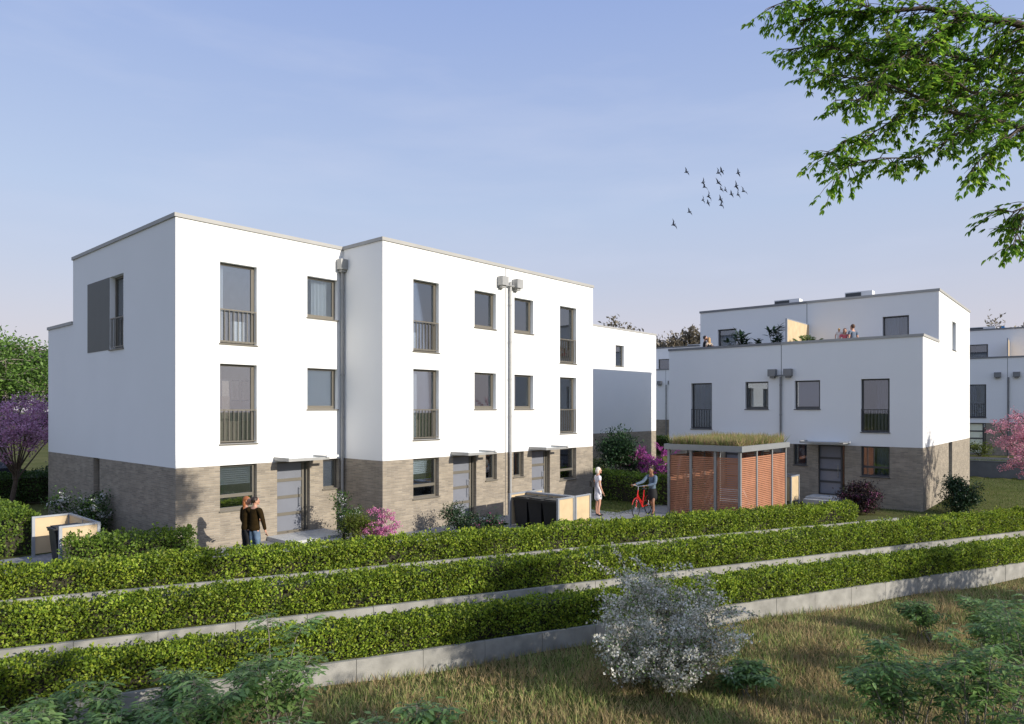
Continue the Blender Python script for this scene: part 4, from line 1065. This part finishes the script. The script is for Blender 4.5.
    def seg(bm, a, b_, r0, r1):
        d = (b_-a).normalized(); q = d.orthogonal().normalized(); t = d.cross(q); ra = []; rb = []
        for k in range(6):
            an = k*math.pi/3; w_ = q*math.cos(an)+t*math.sin(an); ra.append(bm.verts.new(a+w_*r0)); rb.append(bm.verts.new(b_+w_*r1))
        for k in range(6): bm.faces.new((ra[k], ra[(k+1) % 6], rb[(k+1) % 6], rb[k]))
        bm.faces.new(rb); bm.faces.new(ra[::-1])
    skin_obj('body', J, E, [M[skin], M['eye'], M['lip']], root, 'pelvis', 2, extra)
    g = 1.0
    def sub(keys, grow, over=None):
        JJ = {}
        for k in keys:
            v = J[k]; JJ[k] = (v[0], v[1]+grow*s, (v[2] if len(v) > 2 else v[1])+grow*s)
        if over: JJ.update(over)
        return JJ, [(a, b_) for a, b_ in E if a in JJ and b_ in JJ]
    # top
    keys = ['pelvis', 'waist', 'chest', 'neckb', 'shL', 'shR']
    if top[1] == 'long': keys += ['elL', 'elR', 'wrL', 'wrR']
    JJ, EE = sub(keys, .018)
    if top[1] == 'short':
        for S_ in 'LR':
            a = J['sh'+S_][0]; b_ = J['el'+S_][0]; JJ['sl'+S_] = (a.lerp(b_, .55), .058*s); EE.append(('sh'+S_, 'sl'+S_))
    JJ['neckb'] = (JJ['neckb'][0]-Vector((0, 0, .02)), .07*s, .065*s)
    if dress:
        JJ['pelvis'] = (JJ['pelvis'][0], .155*s, .13*s); JJ['hem'] = (V((0, 0, dress)), .185*s, .15*s); EE.append(('pelvis', 'hem'))
        skin_obj('dress', JJ, EE, M[top[0]], root, 'pelvis', 2)
    else:
        if bottom[1] == 'skirt': JJ['pelvis'] = (J['pelvis'][0]+Vector((0, 0, .0*s)), .15*s, .13*s)
        else:
            del JJ['pelvis']; EE = [e_ for e_ in EE if 'pelvis' not in e_]
            JJ['hem'] = (J['pelvis'][0]-Vector((0, 0, .15*s)), .17*s, .15*s); EE.append(('waist', 'hem'))
        skin_obj('top', JJ, EE, M[top[0]], root, 'waist', 2)
        if bottom[1] == 'skirt':
            JS = {'a': (J['pelvis'][0]+Vector((0, 0, .10*s)), .14*s, .125*s), 'b': (J['pelvis'][0]-Vector((0, 0, .12*s)), .19*s, .17*s), 'c': (V((0, 0, .47)), .215*s, .20*s)}
            skin_obj('skirt', JS, [('a', 'b'), ('b', 'c')], M[bottom[0]], root, 'a', 2)
        else:
            JJ, EE = sub(['waist', 'pelvis', 'hipL', 'hipR', 'knL', 'knR', 'cfL', 'cfR', 'anL', 'anR'], .012)
            for q in ('hipL', 'hipR'): JJ[q] = (JJ[q][0], .112*s)
            JJ['pelvis'] = (JJ['pelvis'][0], .152*s, .128*s)
            JJ['waist'] = (J['pelvis'][0].lerp(J['waist'][0], .5), .14*s, .115*s); skin_obj('trousers', JJ, EE, M[bottom[0]], root, 'pelvis', 2)
    for S_ in 'LR':
        a = J['an'+S_][0]; t = J['to'+S_][0]
        b_ = MB(); b_.ball(((a.x+t.x)/2, (a.y+t.y)/2, (a.z*.35+t.z*.65)), .05*s, .85, 2.4, .7, 12); b_.build('shoe', M[shoes], root, True)
    # hair
    hb = MB(); hx = Vector((0, -.014, .028))
    c = hc+rt(hx)
    hb.basis(c, Vector((ct, st, 0))*s, Vector((-st, ct, 0))*s); hb.az = Vector((0, 0, s))
    hb.ball((0, 0, 0), .1, .86, .98, 1.02, 14)
    if hair[1] == 'long':
        hb.ball((0, -.045, -.10), .1, .85, .55, 1.5, 12); hb.ball((0, -.05, -.22), .085, .8, .4, 1.2, 12)
    elif hair[1] == 'bob': hb.ball((0, -.03, -.05), .1, .95, .75, 1.05, 12)
    elif hair[1] == 'bun': hb.ball((0, -.11, .05), .045, 1, 1, 1, 10)
    hb.build('hair', M[hair[0]], root, True)
    return root

def face_dir(dx, dy): return math.atan2(dy, dx)-math.pi/2
PZ = .30
person('man in a dark olive pullover and jeans, seen from behind beside a red-haired woman', (-6.50, 17.5, height(-6.5, 17.5)), face_dir(.45, .9), 1.67, 'skin', ('olive', 'long'), ('jeans', 'long'), ('hair_dark', 'short'),
       arms={'L': ((-.27, .12, 1.18), (-.20, .26, 1.10)), 'R': ((.27, .03, 1.12), (.28, .10, .86))}, turn=-.5)
person('red-haired woman in dark clothes leaning on the man in the olive pullover', (-6.76, 17.62, height(-6.76, 17.62)), face_dir(.65, .75), 1.64, 'skin', ('olive', 'long'), ('black_cloth', 'long'), ('hair_red', 'long'), female=True,
       arms={'R': ((.22, .14, 1.18), (.20, .26, 1.12)), 'L': ((-.24, .0, 1.12), (-.22, .10, .90))}, turn=-.7)
xw = (598-512)/FPX*24.9
person('silver-haired woman in a white knee-length dress with a black shoulder bag', (xw, 24.9, PZ), face_dir(1, .25), 1.76, 'skin', ('dress', 'short'), None, ('hair_white', 'bob'), female=True, dress=.52,
       arms={'L': ((-.22, -.06, 1.13), (-.2, .0, .92)), 'R': ((.24, -.03, 1.14), (.23, .08, .88))})
b = MB(); b.box(-.05, .05, -.13, .13, 0, .2); b.tube((0, -.12, .2), (.05, -.02, .42), .008); b.tube((0, .12, .2), (.05, .02, .42), .008)
o = b.build('shoulder_bag', M['black_cloth']); o.location = (xw-.22, 24.85, PZ+1.05); o.rotation_euler = (0, 0, .2); tag(o, 'black bag at the hip of the woman in the white dress', 'bag')
# cyclist pushing a red bicycle: bicycle heads towards -x
BX, BY = 4.72, 25.0
def bicycle(loc, rz):
    r = empty('bicycle', loc, rz, 'red step-through bicycle with silver handlebar pushed by the woman in the denim jacket', 'bicycle')
    def ring(name, cy, R_, rr, mat, par):
        b = MB(); n = 32
        for k in range(n):
            a = 2*math.pi*k/n; c = 2*math.pi*(k+1)/n
            b.tube((0, cy+R_*math.cos(a), R_*math.sin(a)+.34), (0, cy+R_*math.cos(c), R_*math.sin(c)+.34), rr, n=6, cap=False)
        return b.build(name, M[mat], par)
    for cy in (.54, -.54):
        wv = ring('wheel', cy, .325, .018, 'rubber', r)
        b = MB()
        for k in range(18):
            a = 2*math.pi*k/18; b.tube((0, cy, .34), (0, cy+.31*math.cos(a), .34+.31*math.sin(a)), .0025, n=3)
        b.tube((-.04, cy, .34), (.04, cy, .34), .025); b.build('spokes', M['chrome'], wv)
    f = MB()
    f.tube((0, .42, .80), (0, .36, .95), .02); f.tube((0, .54, .34), (0, .42, .82), .016)
    f.tube((0, .41, .82), (0, .02, .33), .024); f.tube((0, .38, .72), (0, .0, .48), .02)
    f.tube((0, .0, .30), (0, -.16, .92), .018); f.tube((0, .0, .32), (0, -.54, .34), .013); f.tube((0, -.12, .75), (0, -.54, .34), .012)
    f.build('frame', M['redpaint'], r)
    h = MB(); h.tube((0, .36, .95), (0, .33, 1.08), .014); h.path([(-.30, .12, 1.10), (-.24, .26, 1.12), (0, .34, 1.08), (.24, .26, 1.12), (.30, .12, 1.10)], .013, .013, 8); h.build('handlebar', M['chrome'], r)
    s_ = MB(); s_.ball((0, -.19, .95), .1, .8, 1.4, .35, 12); s_.build('saddle', M['rubber'], r)
    for nm, cy in (('mudguard', .54), ('mudguard', -.54)):
        m = MB()
        for k in range(9):
            a = R(25)+R(130)*k/9; c = R(25)+R(130)*(k+1)/9
            m.tube((0, cy+.355*math.cos(a), .34+.355*math.sin(a)), (0, cy+.355*math.cos(c), .34+.355*math.sin(c)), .012, n=5)
        m.build(nm, M['redpaint'], r)
    return r
bicycle((BX-.02, BY, PZ), face_dir(-.55, -.8))
person('woman in a denim jacket and black skirt pushing the red bicycle', (BX+.38, BY+.16, PZ), face_dir(-.6, -.75), 1.74, 'skin_dark', ('denim', 'long'), ('black_cloth', 'skirt'), ('hair_dark', 'bun'), female=True,
       arms={'L': ((-.20, .16, 1.16), (.02, .36, 1.10)), 'R': ((.28, .20, 1.20), (.46, .44, 1.12))}, legs={'L': ((-.08, .12, .48), (-.08, .10, .09)), 'R': ((.08, -.02, .49), (.08, -.28, .12))}, lean=.1)
# roof terrace people
TZ = 6.10
person('dark-haired man in a dark shirt holding a blonde woman on the roof terrace', L2(1.55, .8, TZ), ANG2+R(-60), 1.72, 'skin', ('black_cloth', 'long'), ('jeans', 'long'), ('hair_dark', 'short'), arms={'R': ((.24, .15, 1.2), (.1, .32, 1.2))})
person('blonde woman in the arms of the dark-haired man on the roof terrace', L2(1.78, .78, TZ), ANG2+R(70), 1.62, 'skin', ('beige_cloth', 'short'), ('jeans', 'long'), ('hair_blond', 'long'), female=True)
person('tall man in a dark shirt, right one of the family on the roof terrace', L2(8.42, .85, TZ), ANG2+R(60), 1.76, 'skin', ('bluegrey_shirt', 'short'), ('jeans', 'long'), ('hair_brown', 'short'))
person('long-haired woman in a pink top between the man and the child on the roof terrace', L2(8.1, .8, TZ), ANG2+R(200), 1.60, 'skin', ('pink', 'short'), ('jeans', 'long'), ('hair_brown', 'long'), female=True, arms={'R': ((.26, .1, 1.2), (.30, .22, 1.15))})
person('small child in a pale shirt carried beside the woman in pink', L2(7.86, .8, TZ+.62), ANG2+R(10), 1.0, 'skin', ('white_cloth', 'short'), ('beige_cloth', 'long'), ('hair_blond', 'short'), legs={'L': ((-.12, .25, .62), (-.12, .22, .25)), 'R': ((.12, .25, .62), (.12, .22, .25))})

# ------------------------------------------------------------------ parked car at the left edge
cr = empty('parked_car', (-24.9, 31.6, .3), ANG1+.2, 'dark parked car at the left edge behind the far hedge', 'car')
b = MB(); prof = [(-2.1, .35), (-2.15, .75), (-1.95, .95), (-1.2, 1.05), (-.5, 1.45), (.9, 1.48), (1.6, 1.1), (2.1, .95), (2.15, .4)]
for s_ in (-.85, .85): b.face([(x, s_*(.84 if z > 1.2 else 1), z) for x, z in prof])
for k in range(len(prof)):
    a, c = prof[k], prof[(k+1) % len(prof)]; fa = .85*(.84 if a[1] > 1.2 else 1); fc = .85*(.84 if c[1] > 1.2 else 1)
    b.face([(a[0], -fa, a[1]), (c[0], -fc, c[1]), (c[0], fc, c[1]), (a[0], fa, a[1])])
b.build('body', M['carpaint'], cr)
b = MB()
for s_ in (-.80, .80): b.face([(-.95, s_, 1.08), (-.45, s_, 1.38), (.85, s_, 1.4), (1.4, s_, 1.1)])
b.build('side_window', M['glass'], cr)
for x in (-1.35, 1.35):
    for s_ in (-1, 1): b = MB(); b.tube((x, s_*.7, .32), (x, s_*.89, .32), .32, n=18); b.build('wheel', M['rubber'], cr)

# ------------------------------------------------------------------ birds
BP = [(686.2, 172, 1), (718, 173, 1), (721.5, 171.5, 1), (738, 173, .9), (718.2, 182.7, 1.1), (702.8, 182.5, 1), (704, 187, 1), (721.2, 189.3, .8), (725, 190, .7), (736, 186.2, 1.1), (731.3, 194.3, .9), (737.8, 194.8, .9), (743.2, 191.3, 1.1), (708.3, 196.3, 1.1), (702.7, 200, .8), (708, 203, .9), (720.3, 199.5, 1), (721, 205.3, 1), (689.2, 212, .9), (673.3, 224.7, 1.2)]
pos_words = ['uppermost bird at the left of the flock', 'left of two birds side by side at the top of the flock', 'right of two birds side by side at the top of the flock', 'bird at the top right of the flock', 'plump bird in the upper middle of the flock', 'upper of two overlapping birds left of the middle', 'lower of two overlapping birds left of the middle', 'small bird just below the plump middle one', 'smallest bird right of the middle', 'large-winged bird upper right in the flock', 'bird below the large-winged one at the right', 'bird lowest at the right side of the flock', 'rightmost bird of the flock', 'bird in the lower middle left of the flock', 'small bird at the left of the lower group', 'bird at the bottom of the lower left group', 'upper of the two stacked birds at the lower middle', 'lower of the two stacked birds at the lower middle', 'bird apart from the flock at the lower left, second lowest', 'lowest bird, farthest from the flock at the lower left']
for i, (px, py, s_) in enumerate(BP):
    rb = random.Random(i); c = at(px, py, 58+rb.uniform(-3, 3)); k = .23*s_
    b = MB(); b.ball((0, 0, 0), .06*s_, .8, 2.3, .7, 8); b.ball((0, .16*s_, .01), .035*s_, 1, 1.2, 1, 6)
    up = rb.uniform(.25, .9)
    for q in (-1, 1):
        b.face([(q*.02, .09*s_, 0), (q*k*.9, .05*s_, k*up), (q*k*1.9, -.05*s_, k*up*.6), (q*k*.8, -.07*s_, k*up*.85), (q*.02, -.08*s_, 0)])
        b.face([(q*.02, .09*s_, -.008), (q*k*.9, .05*s_, k*up-.008), (q*k*1.9, -.05*s_, k*up*.6-.004), (q*k*.8, -.07*s_, k*up*.85-.008), (q*.02, -.08*s_, -.008)])
    b.face([(-.02, -.1, 0), (.02, -.1, 0), (.05, -.22*s_, 0), (-.05, -.22*s_, 0)])
    o = b.build('bird', M['bird']); o.location = c; o.rotation_euler = (rb.uniform(-.3, .3), rb.uniform(.7, 1.3), rb.uniform(.3, .9)); tag(o, pos_words[i], 'bird', 'flock of birds')

# ------------------------------------------------------------------ overhanging tree, upper right
def overhang_tree():
    rs = np.random.default_rng(5)
    root = empty('overhanging_tree', (11.0, -2.2, gz(11.0, -2.2)), 0, 'leafy green tree whose branches hang into the upper right corner', 'tree')
    O = Vector(root.location); sb = MB(); sb.o = -O
    tr = [Vector((11.0, -2.2, O.z-.1)), Vector((10.95, -2.1, 2)), Vector((10.9, -1.9, 4.5)), Vector((10.8, -1.5, 6.6)), Vector((10.6, -1.2, 8.0))]
    sb.path([tuple(p) for p in tr], .24, .13, 10)
    # main limbs as pixel/depth paths (px, py, Y)
    limbs = [
        ([(10.7, -1.3, 7.4), (9.8, 3.0, 8.1), at(1040, 30, 7.9), at(1010, 22, 7.9), at(960, 15, 8.0), at(925, 8, 8.1), at(880, 12, 8.2), at(835, 12, 8.3), at(795, 22, 8.4)], .09),
        ([(10.8, -1.6, 6.0), (10.0, 2.6, 6.8), at(1060, 120, 7.6), at(1020, 128, 7.7), at(985, 118, 7.8), at(950, 112, 7.9), at(925, 100, 8.0), at(890, 85, 8.1), at(850, 78, 8.2), at(812, 72, 8.3)], .05),
        ([(10.8, -1.5, 6.6), (10.0, 3.0, 7.3), at(1060, 75, 8.2), at(1000, 70, 8.4), at(950, 55, 8.5), at(900, 50, 8.6), at(840, 38, 8.7), at(790, 50, 8.8)], .055),
        ([at(985, 118, 7.8), at(960, 132, 7.7), at(940, 145, 7.7), at(912, 158, 7.7), at(880, 158, 7.7), at(850, 165, 7.8), at(832, 180, 7.8)], .018),
        ([at(1020, 128, 7.7), at(1000, 145, 7.6), at(980, 160, 7.6), at(965, 178, 7.6)], .018),
        ([(10.9, -1.8, 5.2), (9.9, 3, 5.9), at(1060, 190, 7.4), at(1030, 205, 7.4), at(1012, 212, 7.4), at(997, 208, 7.4)], .03),
        ([at(1030, 205, 7.4), at(1020, 225, 7.35), at(1012, 248, 7.3)], .015),
        ([at(925, 100, 8.0), at(900, 115, 7.9), at(870, 135, 7.9), at(845, 140, 7.9), at(822, 160, 7.9)], .015),
        ([at(880, 12, 8.2), at(850, 0, 8.2), at(800, -4, 8.3), at(768, 8, 8.4)], .025),
        ([at(1040, 30, 7.9), at(1000, 50, 8.2), at(955, 80, 8.3), at(915, 75, 8.4), at(870, 60, 8.4), at(825, 45, 8.5)], .035),
        ([at(1060, 75, 8.2), at(1015, 95, 8.1), at(970, 92, 8.0), at(930, 60, 8.0), at(885, 35, 8.1)], .035),
        ([at(960, 15, 8.0), at(930, 40, 7.8), at(890, 65, 7.7), at(860, 100, 7.7), at(835, 100, 7.7)], .025)]
    P = []; Dd = []; NN = []
    def spray(c, d, sc=1.0):
        # the crown is cut back where it would stand between the sun and the front of the left house
        q = Vector((c[0]+8.89, c[1]-18.31, 0)); kk = -q.dot(Vv)/.992; tt = q.dot(U)-.116*kk
        if (tt > -.15 and c[2]-.354*kk > 2.75) or tt > 1.15: return
        # a palmate group: five leaflets hanging from a short stalk
        d = Vector(d).normalized(); m = int(rs.integers(3, 6))
        side = d.cross(Vector((0, 0, 1)))
        side = side.normalized() if side.length > .05 else Vector((1, 0, 0))
        for k in range(m):
            a = (k-(m-1)/2)*.55+rs.normal(0, .12)
            v = d*math.cos(a)+side*math.sin(a)+Vector((0, 0, -.55+rs.normal(0, .15)))
            P.append(tuple(c)); Dd.append(tuple(v)); NN.append((rs.normal(0, .5), rs.normal(0, .5), 1))
    for path, r0 in limbs:
        pts = [Vector(p) for p in path]; sb.path([tuple(p) for p in pts], r0*.62, max(.004, r0*.1), 7)
        for i in range(1, len(pts)):
            seg_n = int((pts[i]-pts[i-1]).length/(.017 if r0 > .03 else .028))+1
            for k in range(seg_n):
                o_ = pts[i-1].lerp(pts[i], k/seg_n)
                px = 512+FPX*o_.x/o_.y
                if px > 1070: continue
                dirn = (pts[i]-pts[i-1]).normalized()
                v = dirn*.5+Vector((rs.normal(0, .7), rs.normal(0, .7), rs.normal(-.1, .5)))
                v.normalize(); L_ = rs.uniform(.15, .62)
                if r0 < .02: L_ *= .5
                elif r0 < .035: L_ *= .6
                if i >= len(pts)-2 and r0 > .03: L_ *= .6
                e = o_+v*L_+Vector((0, 0, -.06)); m = o_.lerp(e, .5)+Vector((0, 0, .02))
                sb.path([tuple(o_), tuple(m), tuple(e)], .006, .002, 4)
                for t in (.3, .5, .7, .85, 1.0):
                    q = o_.lerp(e, t); vv = v+Vector((rs.normal(0, .6), rs.normal(0, .6), -.1)); spray(q+vv.normalized()*.03, vv)
    sb.build('trunk', M['bark'], root)
    P = np.array(P)-np.array(O); n = len(P)
    s = rs.uniform(.055, .092, n)
    leaf_mesh('crown', P, np.array(Dd), np.array(NN), s, s*.42, G_TREE, root, 'leaf')
    return root
overhang_tree()

# trees outside the frame on the sun side, whose shade lies across the meadow and the lower hedges
def offtree(label, x, y, h, rad, trunk, seed, n=5000):
    plant(label, 'leafy_tree', (x, y, gz(x, y)), h, rad, n, .15, G_MID, seed=seed, stems=18, twigs=9, trunk=trunk, clump=.28, stem_r=.05, cat='tree', group='trees beyond the right edge')
offtree('leafy tree just beyond the right edge of the photo, shading the silvery bush', 12.9, 8.7, 8.2, 2.5, 2.4, 51, 7000)
offtree('leafy tree beyond the lower right corner, shading the meadow', 10.2, 3.2, 6.0, 2.8, 1.2, 52)
offtree('leafy tree far beyond the right edge, shading the right end of the walls', 23.0, 16.4, 6.6, 2.7, 1.2, 53)

# ------------------------------------------------------------------ elder bushes in the foreground
def elder(label, loc, h, n_st, spread, seed, ls=.135, name='elder_bush'):
    rs = np.random.default_rng(seed); root = empty(name, loc, 0, label, 'bush', 'elder bushes in the foreground')
    sb = MB(); P = []; Dd = []; NN = []; S_ = []
    for i in range(n_st):
        an = rs.uniform(0, 6.28); sp = spread*math.sqrt(rs.uniform(0.02, 1)); hh = h*rs.uniform(.62, 1)*(1-.3*sp/spread)
        b0 = Vector((rs.normal(0, .15), rs.normal(0, .15), 0)); e = Vector((math.cos(an)*sp, math.sin(an)*sp, hh))
        pts = [b0, b0.lerp(e, .4)+Vector((0, 0, .18*hh)), b0.lerp(e, .75)+Vector((0, 0, .14*hh)), e]
        sb.path([tuple(p) for p in pts], .014, .005, 5)
        for t in np.arange(.38, 1.001, .06):
            k = min(2, int(t*3)); f = t*3-k; c = pts[k].lerp(pts[k+1], f)
            for _ in range(2):
                a2 = rs.uniform(0, 6.28); d = Vector((math.cos(a2), math.sin(a2), rs.uniform(.0, .5))).normalized()
                rl = rs.uniform(.16, .28); side = d.cross(Vector((0, 0, 1))).normalized()
                sb.tube(tuple(c), tuple(c+d*rl), .003, .0015, 3)
                for m in range(3):
                    q = c+d*rl*(.3+.3*m)+Vector((0, 0, -.04*m*m*.5))
                    for s2 in (-1, 1):
                        P.append(tuple(q)); v = side*s2+d*.55+Vector((0, 0, -.25)); Dd.append(tuple(v)); NN.append((0+rs.normal(0, .2), rs.normal(0, .2), 1)); S_.append(ls*rs.uniform(.75, 1.1))
                P.append(tuple(c+d*rl)); Dd.append(tuple(d+Vector((0, 0, -.45)))); NN.append((rs.normal(0, .2), rs.normal(0, .2), 1)); S_.append(ls*1.15)
    sb.build('stem', M['bark_grey'], root); S_ = np.array(S_)
    leaf_mesh('foliage', np.array(P), np.array(Dd), np.array(NN), S_, S_*.42, G_ELDER, root, 'leaf')
    return root
def ex(px, Y): x = (px-512)/FPX*Y; return (x, Y, gz(x, Y)-.03)
EL = [(30, 9.6, 1.55, 'low elder bush in the lower left corner'), (120, 9.4, 1.5, 'elder bush second from the lower left corner'), (215, 10.0, 1.85, 'elder bush below the leftmost part of the lowest hedge'), (275, 10.8, 2.75, 'tallest left elder bush, reaching up over the lowest wall'), (330, 9.2, 1.35, 'low elder bush right of the tallest left one'), (410, 9.0, 1.6, 'low elder bush left of the bottom centre'), (500, 8.9, 1.5, 'small elder bush at the bottom centre'),
      (575, 9.0, 1.42, 'low elder bush right of the bottom centre, under the silvery bush'), (70, 11.0, 1.55, 'elder bush before the left end of the lowest hedge'), (1010, 14.2, 2.3, 'elder bush on the right edge behind the larger ones'),
      (160, 11.6, 1.7, 'elder bush standing close before the left end of the lowest wall'),
      (905, 11.4, 2.3, 'elder bush left of the group at the lower right'), (975, 10.6, 2.55, 'large elder bush in the lower right corner'), (1015, 12.4, 2.9, 'elder bush at the right edge above the corner one'), (860, 9.6, 1.2, 'low elder bush at the bottom right of the meadow'), (985, 17.2, 1.5, 'elder bush under the lowest wall at the right edge'), (925, 18.0, 1.2, 'small dark elder bush against the right part of the lowest wall')]
for i, (px, Y, h, lab) in enumerate(EL):
    elder(lab, ex(px, Y), h*1.06, 12 if h > 1.3 else 9, .85 if h > 1.3 else .6, 70+i)
elder('dark low elder bush right of the silvery bush', ex(745, 14.6), .85, 12, .6, 99, name='elder_bush')
